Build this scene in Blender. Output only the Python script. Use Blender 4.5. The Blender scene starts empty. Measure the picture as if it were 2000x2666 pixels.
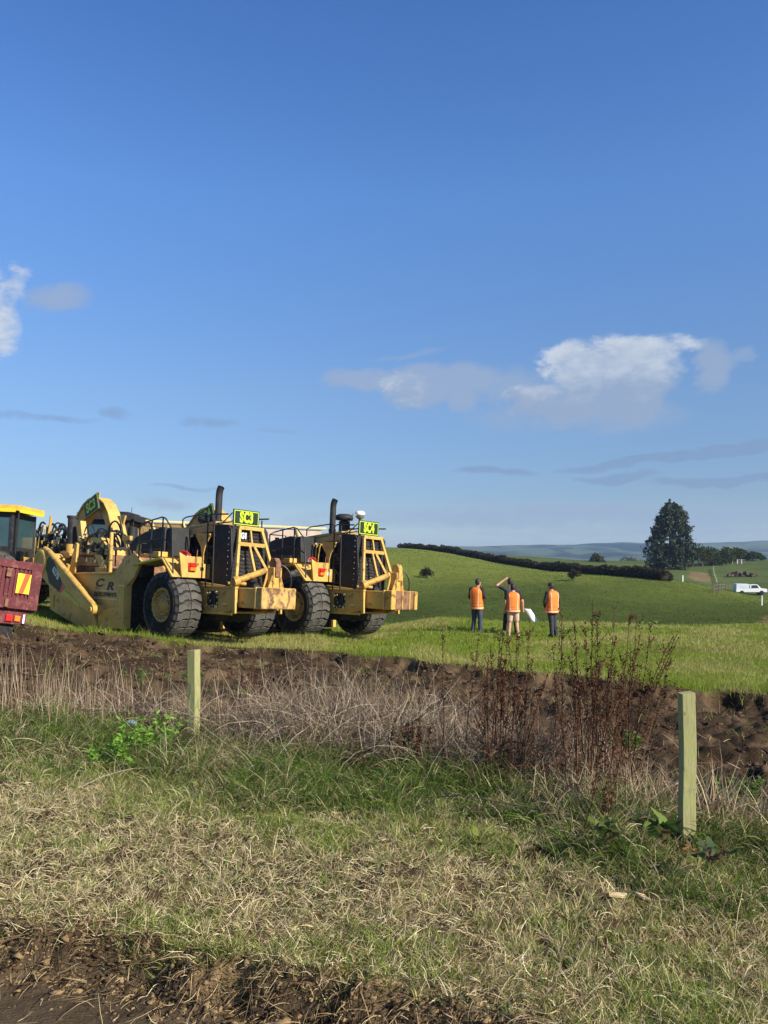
import bpy, bmesh, math, random
import numpy as np
from mathutils import Vector, Matrix, Euler
R = math.radians
sc = bpy.context.scene
COL = sc.collection
rng = np.random.default_rng(7)
random.seed(7)

# ------------------------------------------------------------------ camera
F, CX, CY, ZC = 2100.0, 1000.0, 1450.0, 2.2
cam_d = bpy.data.cameras.new('camera'); cam = bpy.data.objects.new('camera', cam_d); COL.objects.link(cam)
cam.location = (0, 0, ZC); cam.rotation_euler = (R(90), 0, 0)
cam_d.sensor_fit = 'VERTICAL'; cam_d.sensor_height = 36.0; cam_d.lens = F / 2666 * 36.0
cam_d.shift_y = (CY - 1333) / 2666
cam_d.clip_start = 0.05; cam_d.clip_end = 20000
sc.camera = cam
# ------------------------------------------------------------------ light
SUN_EL, SUN_AZ = R(31), math.atan2(0.80, -0.60)          # azimuth measured from +Y towards +X
sv = Vector((math.sin(SUN_AZ) * math.cos(SUN_EL), math.cos(SUN_AZ) * math.cos(SUN_EL), math.sin(SUN_EL)))
sd = bpy.data.lights.new('sun', 'SUN'); so = bpy.data.objects.new('sun', sd); COL.objects.link(so)
sd.energy = 5.0; sd.angle = R(0.5); sd.color = (1.0, 0.92, 0.78)
so.rotation_euler = sv.to_track_quat('Z', 'Y').to_euler(); so.location = (20, -10, 30)
sc.view_settings.view_transform = 'Standard'; sc.view_settings.look = 'None'
sc.view_settings.gamma = 1.0; sc.view_settings.exposure = 0.58; sc.view_settings.use_curve_mapping = False
sc.cycles.max_bounces = 6; sc.cycles.transparent_max_bounces = 8
sc.cycles.volume_bounces = 0
try:
    sc.cycles.use_denoising = True
except Exception:
    pass

class NT:
    """tiny node helper"""
    def __init__(s, tree): s.t = tree; s.n = tree.nodes; s.l = tree.links
    def new(s, ty, **kw):
        n = s.n.new(ty)
        for k, v in kw.items(): setattr(n, k, v)
        return n
    def put(s, sock, v):
        if isinstance(v, bpy.types.NodeSocket): s.l.new(v, sock)
        elif v is not None: sock.default_value = v
    def m(s, op, a, b=None, c=None, clamp=False):
        n = s.new('ShaderNodeMath', operation=op, use_clamp=clamp)
        for i, v in enumerate((a, b, c)): 
            if v is not None: s.put(n.inputs[i], v)
        return n.outputs[0]
    def mix(s, f, a, b, mode='MIX'):
        n = s.new('ShaderNodeMix', data_type='RGBA', blend_type=mode)
        s.put(n.inputs[0], f)
        for i, v in ((6, a), (7, b)):
            if isinstance(v, tuple) and len(v) == 3: v = (*v, 1)
            s.put(n.inputs[i], v)
        return n.outputs[2]
    def noise(s, vec, scale, detail=4, rough=.55, dist=0.0):
        n = s.new('ShaderNodeTexNoise'); s.put(n.inputs['Vector'], vec)
        n.inputs['Scale'].default_value = scale; n.inputs['Detail'].default_value = detail
        n.inputs['Roughness'].default_value = rough; n.inputs['Distortion'].default_value = dist
        return n.outputs[0]
    def sstep(s, v, a, b, lo=0.0, hi=1.0):
        n = s.new('ShaderNodeMapRange', interpolation_type='SMOOTHSTEP')
        s.put(n.inputs[0], v); n.inputs[1].default_value = a; n.inputs[2].default_value = b
        n.inputs[3].default_value = lo; n.inputs[4].default_value = hi
        return n.outputs[0]

# ------------------------------------------------------------------ world: sky with clouds by direction
w = bpy.data.worlds.new('World'); sc.world = w; w.use_nodes = True
nt = NT(w.node_tree); nt.n.clear()
sky = nt.new('ShaderNodeTexSky', sky_type='NISHITA', sun_disc=False)
sky.sun_elevation = SUN_EL; sky.sun_rotation = SUN_AZ
sky.altitude = 200; sky.air_density = 1.0; sky.dust_density = 0.35; sky.ozone_density = 2.2
tc = nt.new('ShaderNodeTexCoord'); sep = nt.new('ShaderNodeSeparateXYZ'); nt.l.new(tc.outputs['Generated'], sep.inputs[0])
X, Y_, Z = sep.outputs
az = nt.m('ARCTAN2', X, Y_)
hyp = nt.m('SQRT', nt.m('ADD', nt.m('MULTIPLY', X, X), nt.m('MULTIPLY', Y_, Y_)))
el = nt.m('ARCTAN2', Z, hyp)
cmb = nt.new('ShaderNodeCombineXYZ'); nt.put(cmb.inputs[0], az); nt.put(cmb.inputs[1], nt.m('MULTIPLY', el, 1.7)); 
AE = cmb.outputs[0]
n1 = nt.noise(AE, 9.0, 7, .6, .3); n2 = nt.noise(AE, 26.0, 6, .62, .2); n3 = nt.noise(AE, 70.0, 4, .6)
warp = nt.m('SUBTRACT', n1, .5)
azw = nt.m('ADD', az, nt.m('MULTIPLY', nt.m('SUBTRACT', n2, .5), .045))
elw = nt.m('ADD', el, nt.m('MULTIPLY', warp, .035))
def ae(px, py):
    u = (px - CX) / F; v = (CY - py) / F
    return math.atan(u), math.atan(v / math.sqrt(1 + u * u))
def blob(px, py, a, b, wt=1.0, tilt=0.0):
    A, E_ = ae(px, py); a /= F; b /= F
    dx = nt.m('SUBTRACT', azw, A); dy = nt.m('SUBTRACT', elw, E_)
    if tilt: dy = nt.m('SUBTRACT', dy, nt.m('MULTIPLY', dx, tilt))
    dx = nt.m('DIVIDE', dx, a); dy = nt.m('DIVIDE', dy, b)
    q = nt.m('ADD', nt.m('MULTIPLY', dx, dx), nt.m('MULTIPLY', dy, dy))
    return nt.m('MULTIPLY', nt.m('SUBTRACT', 1.0, q, clamp=True), wt)
def union(bl):
    r = bl[0]
    for b in bl[1:]: r = nt.m('MAXIMUM', r, b)
    return r
cumulus = union([blob(1600, 975, 190, 105, 1.6), blob(1490, 938, 100, 55, 1.3), blob(1640, 918, 165, 44, 1.35), blob(1755, 902, 90, 30, .9), blob(1395, 1035, 105, 48, 1.5), blob(1540, 1050, 200, 52, 1.5), blob(1660, 1005, 90, 95, 1.7),
                 blob(30, 750, 42, 60, .75), blob(10, 840, 52, 80, .8), blob(50, 712, 40, 30, .7), blob(-60, 800, 90, 150, 1.0),
                 blob(1060, 1010, 90, 52, .62), blob(1080, 1040, 60, 30, .6)])
thin = union([blob(1110, 1000, 150, 62, .95), blob(1200, 985, 150, 45, .85), blob(1205, 1035, 50, 55, .8), blob(1855, 955, 55, 80, .75), blob(1930, 925, 50, 26, .5), blob(150, 780, 95, 45, .7, .25), blob(960, 988, 150, 34, .75), blob(1300, 1000, 190, 60, .5), blob(1560, 1085, 260, 50, .6), blob(1080, 925, 130, 12, .35, .12),
              blob(1400, 1085, 260, 45, .35),
              blob(1500, 1345, 900, 42, .62), blob(430, 1318, 90, 22, .5), blob(1250, 1310, 120, 12, .4), blob(1700, 1385, 700, 20, .4)])
streaks = union([blob(1750, 1193, 330, 15, .85, .07), blob(1960, 1160, 140, 16, .85), blob(1290, 1232, 130, 12, .7), blob(1610, 1243, 130, 15, .75), blob(1880, 1252, 200, 14, .8),
              blob(120, 1088, 160, 13, .42), blob(300, 1075, 50, 20, .42), blob(550, 1103, 90, 20, .42), blob(470, 1268, 140, 10, .4), blob(720, 1118, 90, 8, .3)])
nzc = nt.m('ADD', nt.m('MULTIPLY', nt.m('SUBTRACT', n1, .5), 1.0), nt.m('ADD', nt.m('MULTIPLY', nt.m('SUBTRACT', n2, .5), 1.5), nt.m('MULTIPLY', nt.m('SUBTRACT', n3, .5), .9)))
dc = nt.sstep(nt.m('ADD', cumulus, nzc), .12, 1.0, 0, .95)
hasc = nt.sstep(cumulus, .0, .18)
dc = nt.m('MULTIPLY', dc, hasc)
dthin = nt.m('MULTIPLY', nt.sstep(nt.m('ADD', thin, nt.m('MULTIPLY', nzc, .4)), .0, .70, 0, .75), nt.sstep(thin, 0.0, .25))
dstr = nt.m('MULTIPLY', nt.sstep(nt.m('ADD', streaks, nt.m('MULTIPLY', nzc, .3)), .0, .60, 0, .62), nt.sstep(streaks, 0.0, .25))
# cloud tone: thick parts bright, undersides blue grey
lit = nt.sstep(nt.m('ADD', nt.m('ADD', nt.m('MULTIPLY', n2, .9), nt.m('MULTIPLY', n1, .7)), nt.m('MULTIPLY', nt.sstep(el, ae(1560, 1090)[1], ae(1560, 900)[1]), .55)), .86, 1.50)
c_cum = nt.mix(lit, (3.1, 4.1, 5.9), (6.3, 6.9, 7.8))
c_thin = (3.4, 4.3, 6.0, 1)
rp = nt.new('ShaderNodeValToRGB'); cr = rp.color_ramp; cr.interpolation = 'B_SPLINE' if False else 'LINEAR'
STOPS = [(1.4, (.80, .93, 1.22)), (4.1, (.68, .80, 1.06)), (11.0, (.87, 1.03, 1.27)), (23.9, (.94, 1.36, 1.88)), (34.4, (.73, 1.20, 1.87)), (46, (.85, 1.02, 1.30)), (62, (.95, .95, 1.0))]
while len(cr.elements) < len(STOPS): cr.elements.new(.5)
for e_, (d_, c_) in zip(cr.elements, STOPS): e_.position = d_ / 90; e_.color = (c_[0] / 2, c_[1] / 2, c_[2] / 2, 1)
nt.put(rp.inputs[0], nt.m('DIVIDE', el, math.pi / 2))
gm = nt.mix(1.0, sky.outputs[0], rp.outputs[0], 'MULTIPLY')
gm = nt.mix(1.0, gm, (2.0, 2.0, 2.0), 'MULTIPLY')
colr = nt.mix(dstr, gm, (2.2, 3.2, 5.2))
colr = nt.mix(dthin, colr, c_thin)
colr = nt.mix(dc, colr, c_cum)
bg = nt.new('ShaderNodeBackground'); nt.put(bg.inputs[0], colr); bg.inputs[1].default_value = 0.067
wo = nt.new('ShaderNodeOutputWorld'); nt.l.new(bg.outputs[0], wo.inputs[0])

# ------------------------------------------------------------------ tagging helpers
def tag(o, label=None, cat=None, group=None, kind=None):
    if label: o['label'] = label
    if cat: o['category'] = cat
    if group: o['group'] = group
    if kind: o['kind'] = kind
    return o
def empty(name, loc=(0, 0, 0), rot=(0, 0, 0), label=None, cat=None, group=None):
    o = bpy.data.objects.new(name, None); COL.objects.link(o); o.location = loc; o.rotation_euler = rot
    o.empty_display_size = .3
    return tag(o, label, cat, group)
def copy_tree(o, parent=None):
    c = o.copy(); COL.objects.link(c); c.parent = parent
    for ch in [k for k in o.children]: copy_tree(ch, c)
    return c

# ------------------------------------------------------------------ materials
MATS = {}
def pmat(name, col, rough=.6, metal=0.0, var=.25, scale=3.0, dirt=None, dirt_amt=0.0, dirt_scale=4.0, bump=0.0, bscale=30.0, spec=.5, trans=0.0, rust_lo=.5):
    if name in MATS: return MATS[name]
    m = bpy.data.materials.new(name); m.use_nodes = True; t = NT(m.node_tree); t.n.clear()
    tc = t.new('ShaderNodeTexCoord'); v = tc.outputs['Object']
    a = t.noise(v, scale, 5, .6)
    lo = tuple(c * (1 - var) for c in col); hi = tuple(min(1, c * (1 + var)) for c in col)
    c = t.mix(t.sstep(a, .3, .7), lo, hi)
    rr = rough
    if dirt is not None:
        b = t.noise(v, dirt_scale, 9, .68, .4)
        f = t.m('MULTIPLY', t.sstep(b, rust_lo, rust_lo + .13), dirt_amt)
        c = t.mix(f, c, dirt)
        rr = t.m('ADD', rough, t.m('MULTIPLY', f, .3), clamp=True)
    p = t.new('ShaderNodeBsdfPrincipled'); t.put(p.inputs['Base Color'], c); t.put(p.inputs['Roughness'], rr)
    p.inputs['Metallic'].default_value = metal; p.inputs['Specular IOR Level'].default_value = spec
    if bump:
        bn = t.new('ShaderNodeBump'); bn.inputs['Strength'].default_value = bump; bn.inputs['Distance'].default_value = .02
        t.put(bn.inputs['Height'], t.noise(v, bscale, 5, .6)); t.l.new(bn.outputs[0], p.inputs['Normal'])
    o = t.new('ShaderNodeOutputMaterial'); t.l.new(p.outputs[0], o.inputs[0])
    if trans:
        p.inputs['Transmission Weight'].default_value = trans
    MATS[name] = m; return m
def leafmat(name, transl=.35, rough=.55, spec=.3, tint=None):
    """colour per blade comes from the mesh attribute 'col'"""
    if name in MATS: return MATS[name]
    m = bpy.data.materials.new(name); m.use_nodes = True; t = NT(m.node_tree); t.n.clear()
    at = t.new('ShaderNodeAttribute', attribute_name='col')
    p = t.new('ShaderNodeBsdfPrincipled'); t.put(p.inputs['Base Color'], at.outputs[0]); p.inputs['Roughness'].default_value = rough
    p.inputs['Specular IOR Level'].default_value = spec
    tr = t.new('ShaderNodeBsdfTranslucent'); t.put(tr.inputs[0], at.outputs[0])
    mx = t.new('ShaderNodeMixShader'); mx.inputs[0].default_value = transl
    t.l.new(p.outputs[0], mx.inputs[1]); t.l.new(tr.outputs[0], mx.inputs[2])
    o = t.new('ShaderNodeOutputMaterial'); t.l.new(mx.outputs[0], o.inputs[0])
    MATS[name] = m; return m

RUST = (.15, .075, .038)
M_yel = pmat('machine_yellow', (.60, .375, .095), .5, 0, .16, 1.6, (.22, .135, .06), .75, 3.2, .15, 14, .35, rust_lo=.53)
M_yel2 = pmat('worn_yellow', (.58, .34, .07), .55, 0, .15, 3.0, RUST, .9, 5.0, .25, 20, .4, rust_lo=.50)
M_rusty = pmat('rusty_yellow', (.58, .36, .12), .7, 0, .2, 4.0, (.13, .075, .048), .95, 2.0, .4, 20, .2, rust_lo=.43)
M_rust = pmat('brown_rust', (.20, .105, .06), .8, 0, .35, 6.0, (.35, .19, .10), .6, 8.0, .4, 30, .2)
M_tan = pmat('dusty_tan_paint', (.46, .31, .12), .65, 0, .18, 2.5, (.25, .17, .09), .5, 6.0, .2, 25, .3)
M_blk = pmat('black_paint', (.016, .016, .017), .68, 0, .3, 3.0, (.07, .06, .05), .45, 5.0, .1, 20)
M_dark = pmat('dark_grime', (.022, .02, .018), .8, 0, .5, 8.0, (.07, .05, .035), .6, 7.0, .3, 30, .3)
M_rail = pmat('black_rail', (.014, .014, .016), .5, 0, .2, 6.0)
M_tyre = pmat('tyre_rubber', (.022, .022, .023), .88, 0, .3, 3.0, (.10, .085, .065), .5, 4.0, .25, 40, .2, rust_lo=.5)
M_tread = pmat('tyre_tread', (.080, .077, .070), .9, 0, .3, 5.0, (.13, .115, .09), .7, 6.0, .3, 40, .2, rust_lo=.46)
M_bolt = pmat('bright_bolt', (.62, .52, .30), .4, .3, .15, 8.0)
M_hose = pmat('black_hose', (.02, .02, .022), .35, 0, .2, 8.0)
M_steel = pmat('bare_steel', (.42, .38, .30), .4, .6, .3, 8.0)
M_glass = pmat('cab_glass', (.035, .06, .065), .08, 0, .2, 1.0, spec=.8)
M_glass2 = pmat('pale_cab_glass', (.035, .07, .075), .10, 0, .2, 1.0, spec=.9)
M_lime = pmat('fluorescent_lime', (.50, .72, .015), .55, 0, .04, 4.0)
M_limed = pmat('lime_tape', (.52, .48, .05), .6, 0, .1, 4.0)
M_sign = pmat('sign_black', (.012, .018, .010), .5, 0, .2, 4.0)
M_white = pmat('white_paint', (.78, .78, .77), .45, 0, .05, 4.0)
M_red = pmat('red_lens', (.55, .02, .015), .3, 0, .1, 8.0)
M_orange = pmat('orange_lens', (.85, .20, .02), .3, 0, .1, 8.0)
M_maroon = pmat('maroon_paint', (.115, .018, .022), .65, 0, .25, 3.0, (.26, .11, .085), .75, 7.0, .2, 30, .4, rust_lo=.52)
M_chevy = pmat('chevron_yellow', (.85, .62, .02), .5, 0, .05, 4.0)
M_chevr = pmat('chevron_red', (.75, .10, .02), .5, 0, .05, 4.0)
M_ycab = pmat('cab_roof_yellow', (.80, .48, .05), .45, 0, .1, 3.0, (.55, .2, .05), .4, 5.0)
M_yel3 = pmat('pale_yellow_paint', (.72, .52, .18), .5, 0, .1, 3.0, (.3, .2, .1), .4, 6.0)
M_pink = pmat('dusty_plate', (.46, .36, .30), .8, 0, .12, 3.0)
M_txt = pmat('dark_lettering', (.03, .02, .015), .6, 0, .1, 4.0)
M_logo = pmat('white_lettering', (.75, .74, .70), .6, 0, .05, 4.0)
M_leaf = leafmat('foliage_leaf', .42, .7, .06)
M_straw = leafmat('dry_stem', .25, .8, .06)
M_twig = leafmat('woody_stem', .0, .9, .04)

# ------------------------------------------------------------------ mesh builder
class MB:
    def __init__(s): s.v = []; s.f = []; s.mi = []; s.sm = []; s.cur = 0
    def add(s, vs, fs, smooth=False):
        o = len(s.v); s.v.extend([tuple(p) for p in vs])
        for f in fs: s.f.append([i + o for i in f]); s.mi.append(s.cur); s.sm.append(smooth)
        return s
    def box(s, c, d, rot=None):
        h = [x / 2 for x in d]
        vs = [Vector((sx * h[0], sy * h[1], sz * h[2])) for sx in (-1, 1) for sy in (-1, 1) for sz in (-1, 1)]
        if rot is not None:
            M = Euler(rot).to_matrix(); vs = [M @ v for v in vs]
        vs = [v + Vector(c) for v in vs]
        return s.add(vs, [(0, 1, 3, 2), (4, 6, 7, 5), (0, 4, 5, 1), (2, 3, 7, 6), (0, 2, 6, 4), (1, 5, 7, 3)])
    def bb(s, x0, x1, y0, y1, z0, z1): return s.box(((x0 + x1) / 2, (y0 + y1) / 2, (z0 + z1) / 2), (x1 - x0, y1 - y0, z1 - z0))
    def prism(s, pts, a, b, axis='y'):
        """polygon given in the two other axes, extruded from a to b along axis"""
        def mk(p, t):
            if axis == 'y': return (p[0], t, p[1])
            if axis == 'x': return (t, p[0], p[1])
            return (p[0], p[1], t)
        n = len(pts); vs = [mk(p, a) for p in pts] + [mk(p, b) for p in pts]
        fs = [tuple(range(n))[::-1], tuple(range(n, 2 * n))] + [(i, (i + 1) % n, n + (i + 1) % n, n + i) for i in range(n)]
        return s.add(vs, fs)
    def tube(s, path, r, n=8, caps=True):
        P = [Vector(p) for p in path]; K = len(P)
        rr = r if isinstance(r, (list, tuple)) else [r] * K
        vs = []; fs = []; up = Vector((0, 0, 1)); prev = None
        for i, p in enumerate(P):
            t = (P[min(i + 1, K - 1)] - P[max(i - 1, 0)]).normalized()
            if prev is None:
                a = t.cross(up) if abs(t.z) < .95 else t.cross(Vector((1, 0, 0)))
                a.normalize()
            else:
                a = (prev - t * prev.dot(t)).normalized()
            prev = a; b = t.cross(a)
            for j in range(n):
                th = 2 * math.pi * (j + .5) / n; vs.append(p + (a * math.cos(th) + b * math.sin(th)) * rr[i])
        for i in range(K - 1):
            for j in range(n): fs.append((i * n + j, i * n + (j + 1) % n, (i + 1) * n + (j + 1) % n, (i + 1) * n + j))
        s.add(vs, fs, n > 4)
        if caps: s.add(vs, [tuple(range(n))[::-1], tuple(range((K - 1) * n, K * n))])
        return s
    def lathe(s, prof, c=(0, 0, 0), axis='z', n=24, closed=False):
        vs = []; fs = []; K = len(prof)
        for (r, h) in prof:
            for j in range(n):
                th = 2 * math.pi * j / n; a, b = r * math.cos(th), r * math.sin(th)
                p = (a, b, h) if axis == 'z' else ((a, h, b) if axis == 'y' else (h, a, b))
                vs.append((p[0] + c[0], p[1] + c[1], p[2] + c[2]))
        for i in range(K - 1 + (1 if closed else 0)):
            i2 = (i + 1) % K
            for j in range(n): fs.append((i * n + j, i * n + (j + 1) % n, i2 * n + (j + 1) % n, i2 * n + j))
        return s.add(vs, fs, True)
    def cyl(s, a, b, r, n=16): return s.tube([a, b], r, n)
    def build(s, name, mats, parent=None, bevel=0.0, loc=None):
        me = bpy.data.meshes.new(name); me.from_pydata(s.v, [], s.f)
        if not isinstance(mats, (list, tuple)): mats = [mats]
        for m in mats: me.materials.append(m)
        me.polygons.foreach_set('material_index', s.mi); me.polygons.foreach_set('use_smooth', s.sm)
        bm = bmesh.new(); bm.from_mesh(me); bmesh.ops.recalc_face_normals(bm, faces=bm.faces); bm.to_mesh(me); bm.free()
        me.update(); o = bpy.data.objects.new(name, me); COL.objects.link(o)
        if parent: o.parent = parent
        if loc: o.location = loc
        if bevel:
            b = o.modifiers.new('bevel', 'BEVEL'); b.width = bevel; b.segments = 2; b.limit_method = 'ANGLE'; b.angle_limit = R(40)
        return o
def part(name, mats, parent, fn, bevel=0.0):
    b = MB(); fn(b); return b.build(name, mats, parent, bevel)
def arc(c, r, a0, a1, n, plane='xz', y=0):
    out = []
    for i in range(n + 1):
        t = a0 + (a1 - a0) * i / n
        out.append((c[0] + r * math.cos(t), y, c[1] + r * math.sin(t)))
    return out
def text_mesh(txt, size, extr, offset=0.0, sx=1.0, shear=0.0, space=1.0):
    cu = bpy.data.curves.new('t', 'FONT'); cu.body = txt; cu.size = size; cu.extrude = extr; cu.offset = offset
    cu.align_x = 'CENTER'; cu.align_y = 'CENTER'; cu.shear = shear; cu.space_character = space; cu.resolution_u = 3
    o = bpy.data.objects.new('t', cu); COL.objects.link(o); bpy.context.view_layer.update()
    dg = bpy.context.evaluated_depsgraph_get(); me = bpy.data.meshes.new_from_object(o.evaluated_get(dg))
    bpy.data.objects.remove(o); bpy.data.curves.remove(cu)
    me.transform(Matrix.Diagonal((sx, 1, 1, 1))); return me
def lettering(txt, mat, parent, M, size, extr=.004, offset=0.0, sx=1.0, shear=0.0, name='lettering', space=1.0):
    me = text_mesh(txt, size, extr, offset, sx, shear, space); me.transform(M); me.materials.clear(); me.materials.append(mat)
    o = bpy.data.objects.new(name, me); COL.objects.link(o); o.parent = parent; return o

# ------------------------------------------------------------------ ribbons: grass blades, straw, twigs, leaves
def ribbons(name, P, W, C, mat, parent=None, facing=None):
    """P (N,K,3) centre lines, W (N,K) widths, C (N,3) colours"""
    N, K, _ = P.shape
    T = np.gradient(P, axis=1); rv = rng.normal(size=(N, 1, 3)) if facing is None else facing
    S = np.cross(T, rv); S /= (np.linalg.norm(S, axis=2, keepdims=True) + 1e-9)
    V = np.empty((N, K, 2, 3), np.float32)
    V[:, :, 0] = P - S * W[..., None] * .5; V[:, :, 1] = P + S * W[..., None] * .5
    base = (np.arange(N) * K * 2)[:, None, None]; k = np.arange(K - 1)[None, :, None] * 2
    idx = base + k + np.array([0, 1, 3, 2])[None, None, :]
    me = bpy.data.meshes.new(name); nv = N * K * 2; nf = N * (K - 1)
    me.vertices.add(nv); me.vertices.foreach_set('co', V.reshape(-1))
    me.loops.add(nf * 4); me.loops.foreach_set('vertex_index', idx.reshape(-1).astype(np.int32))
    me.polygons.add(nf); me.polygons.foreach_set('loop_start', np.arange(nf, dtype=np.int32) * 4)
    me.polygons.foreach_set('loop_total', np.full(nf, 4, np.int32))
    me.polygons.foreach_set('use_smooth', np.ones(nf, bool))
    at = me.attributes.new('col', 'FLOAT_COLOR', 'POINT')
    cc = np.ones((N, K * 2, 4), np.float32); cc[..., :3] = C[:, None, :]
    at.data.foreach_set('color', cc.reshape(-1))
    me.materials.append(mat); me.update(calc_edges=True); me.validate()
    o = bpy.data.objects.new(name, me); COL.objects.link(o)
    if parent: o.parent = parent
    return o
def blade_paths(B, H, lean, curve, K=4, az_=None):
    """B (N,3) base, H (N,) length, lean (N,) radians from vertical at base, curve extra bend along it"""
    N = len(B); az_ = rng.uniform(0, 2 * np.pi, N) if az_ is None else az_
    P = np.zeros((N, K, 3)); P[:, 0] = B; th = lean.copy()
    for k in range(1, K):
        st = H / (K - 1)
        P[:, k, 0] = P[:, k - 1, 0] + st * np.sin(th) * np.cos(az_)
        P[:, k, 1] = P[:, k - 1, 1] + st * np.sin(th) * np.sin(az_)
        P[:, k, 2] = P[:, k - 1, 2] + st * np.cos(th)
        th = th + curve / (K - 1)
    return P
def mixcol(cols, N, probs=None, jit=.18):
    cols = np.array(cols); i = rng.choice(len(cols), N, p=probs); c = cols[i] * (1 + rng.normal(0, jit, (N, 1)))
    return np.clip(c, .004, .95)

# ------------------------------------------------------------------ value noise (numpy)
_h = np.random.default_rng(3).random((256, 256))
def vn(x, y, s=1.0, seed=0):
    x = np.asarray(x) * s + seed * 17.3; y = np.asarray(y) * s + seed * 9.1
    xi = np.floor(x).astype(int); yi = np.floor(y).astype(int); fx = x - xi; fy = y - yi
    fx = fx * fx * (3 - 2 * fx); fy = fy * fy * (3 - 2 * fy)
    g = lambda a, b: _h[a & 255, b & 255]
    return (g(xi, yi) * (1 - fx) + g(xi + 1, yi) * fx) * (1 - fy) + (g(xi, yi + 1) * (1 - fx) + g(xi + 1, yi + 1) * fx) * fy
def fbm(x, y, s=1.0, o=4, seed=0):
    r = 0; a = .5; 
    for i in range(o): r = r + a * vn(x, y, s * 2 ** i, seed + i * 5); a *= .5
    return r / (1 - .5 ** o)
sm = lambda t: np.clip(t, 0, 1) ** 2 * (3 - 2 * np.clip(t, 0, 1))

# ------------------------------------------------------------------ terrain
CP = []
def cp(px, py, Yd): CP.append(((px - CX) / F * Yd, Yd, ZC - (py - CY) / F * Yd))
for u in (-.8, -.48, -.24, 0, .24, .48, .8):
    for y in (1.0, 3.0, 6.0, 9.0): CP.append((u * y, y, 0.0 + (.05 if u < -.3 and y > 8 else 0)))
for a in ((411, 1661, 22.3), (667, 1663, 24.9), (758, 1654, 25), (956, 1657, 27.5), (1245, 1647, 26.5), (1335, 1655, 26.3), (1437, 1657, 26),
          (0, 1632, 18), (-300, 1625, 18), (100, 1640, 19.5), (300, 1658, 21), (500, 1688, 20.5), (760, 1700, 19.5), (1000, 1725, 18), (1200, 1745, 17), (1400, 1765, 16),
          (1760, 1800, 14.8), (2000, 1825, 14), (262, 1650, 24.5), (110, 1592, 29), (1150, 1612, 34), (1500, 1622, 33), (2000, 1628, 35), (2300, 1640, 35), (800, 1625, 36), (600, 1615, 36),
          (1150, 1560, 70), (1150, 1505, 100), (1100, 1440, 140), (1050, 1428, 190), (1740, 1517, 92), (1500, 1491, 120), (1300, 1464, 150),
          (1450, 1570, 65), (1740, 1565, 75), (2000, 1603, 62), (2300, 1620, 60), (1960, 1548, 140), (1850, 1532, 122), (1745, 1483, 180), (1900, 1470, 200), (2000, 1466, 200), (2300, 1462, 200),
          (1600, 1478, 190), (700, 1430, 170), (300, 1480, 120), (-200, 1480, 120), (300, 1560, 45), (-300, 1560, 40), (700, 1590, 55)): cp(*a)
for u, y in ((-.3, 42), (0, 44), (.2, 44), (.4, 46), (.7, 45)): CP.append((u * y, y, -1.9 if u > -.2 else -.2))
CP = np.array(CP)
_th = lambda x, y: np.clip(np.arctan2(x, y), -.62, .62)
q = np.stack([_th(CP[:, 0], CP[:, 1]) * 2.6, np.log(np.hypot(CP[:, 0], CP[:, 1]))], 1)
def _phi(d): return np.where(d > 1e-9, d * d * np.log(d + 1e-12), 0)
_n = len(q); A = np.zeros((_n + 3, _n + 3)); D = np.linalg.norm(q[:, None] - q[None], axis=2)
A[:_n, :_n] = _phi(D) + np.eye(_n) * 2e-4; Pm = np.hstack([np.ones((_n, 1)), q]); A[:_n, _n:] = Pm; A[_n:, :_n] = Pm.T
_w = np.linalg.solve(A, np.concatenate([CP[:, 2], np.zeros(3)]))
# borders, as functions of u = x/y : edge of the wet track, of the mown strip, of the long grass, of the dirt
def poly(pts): 
    a = np.array(pts, float); return lambda u: np.interp(u, a[:, 0], a[:, 1])
E0 = poly([(-.7, 5.2), (-.476, 4.78), (-.36, 4.66), (-.24, 4.42), (-.12, 4.22), (0, 4.02), (.10, 3.92), (.19, 3.75), (.3, 3.4), (.5, 2.8), (.8, 2.3)])
E1 = poly([(-.8, 9.0), (-.476, 8.0), (-.24, 7.3), (-.05, 7.0), (.05, 6.9), (.19, 6.15), (.33, 5.5), (.476, 5.0), (.8, 4.2)])
E2 = poly([(-.8, 12.0), (-.476, 10.6), (-.24, 9.9), (-.1, 8.9), (0, 8.1), (.19, 7.6), (.374, 6.7), (.476, 6.3), (.8, 5.3)])
E3 = poly([(-.8, 17.5), (-.476, 17.6), (-.43, 19.2), (-.33, 20.6), (-.24, 20.4), (-.114, 19.5), (0, 18.1), (.095, 17.1), (.19, 16), (.36, 14.9), (.476, 13.9), (.8, 12)])
def zones(x, y):
    yy = np.maximum(y, .3); u = np.clip(x / yy, -.9, .9)
    n = (fbm(x, y, .8, 3, 2) - .5); n2 = (fbm(x, y, 3.0, 3, 4) - .5)
    return u, E0(u) + n2 * .35, E1(u) + n * 1.6 + n2 * .5, E2(u) + n * .8 + n2 * .3, E3(u) + n * 1.4 + n2 * .7
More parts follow.
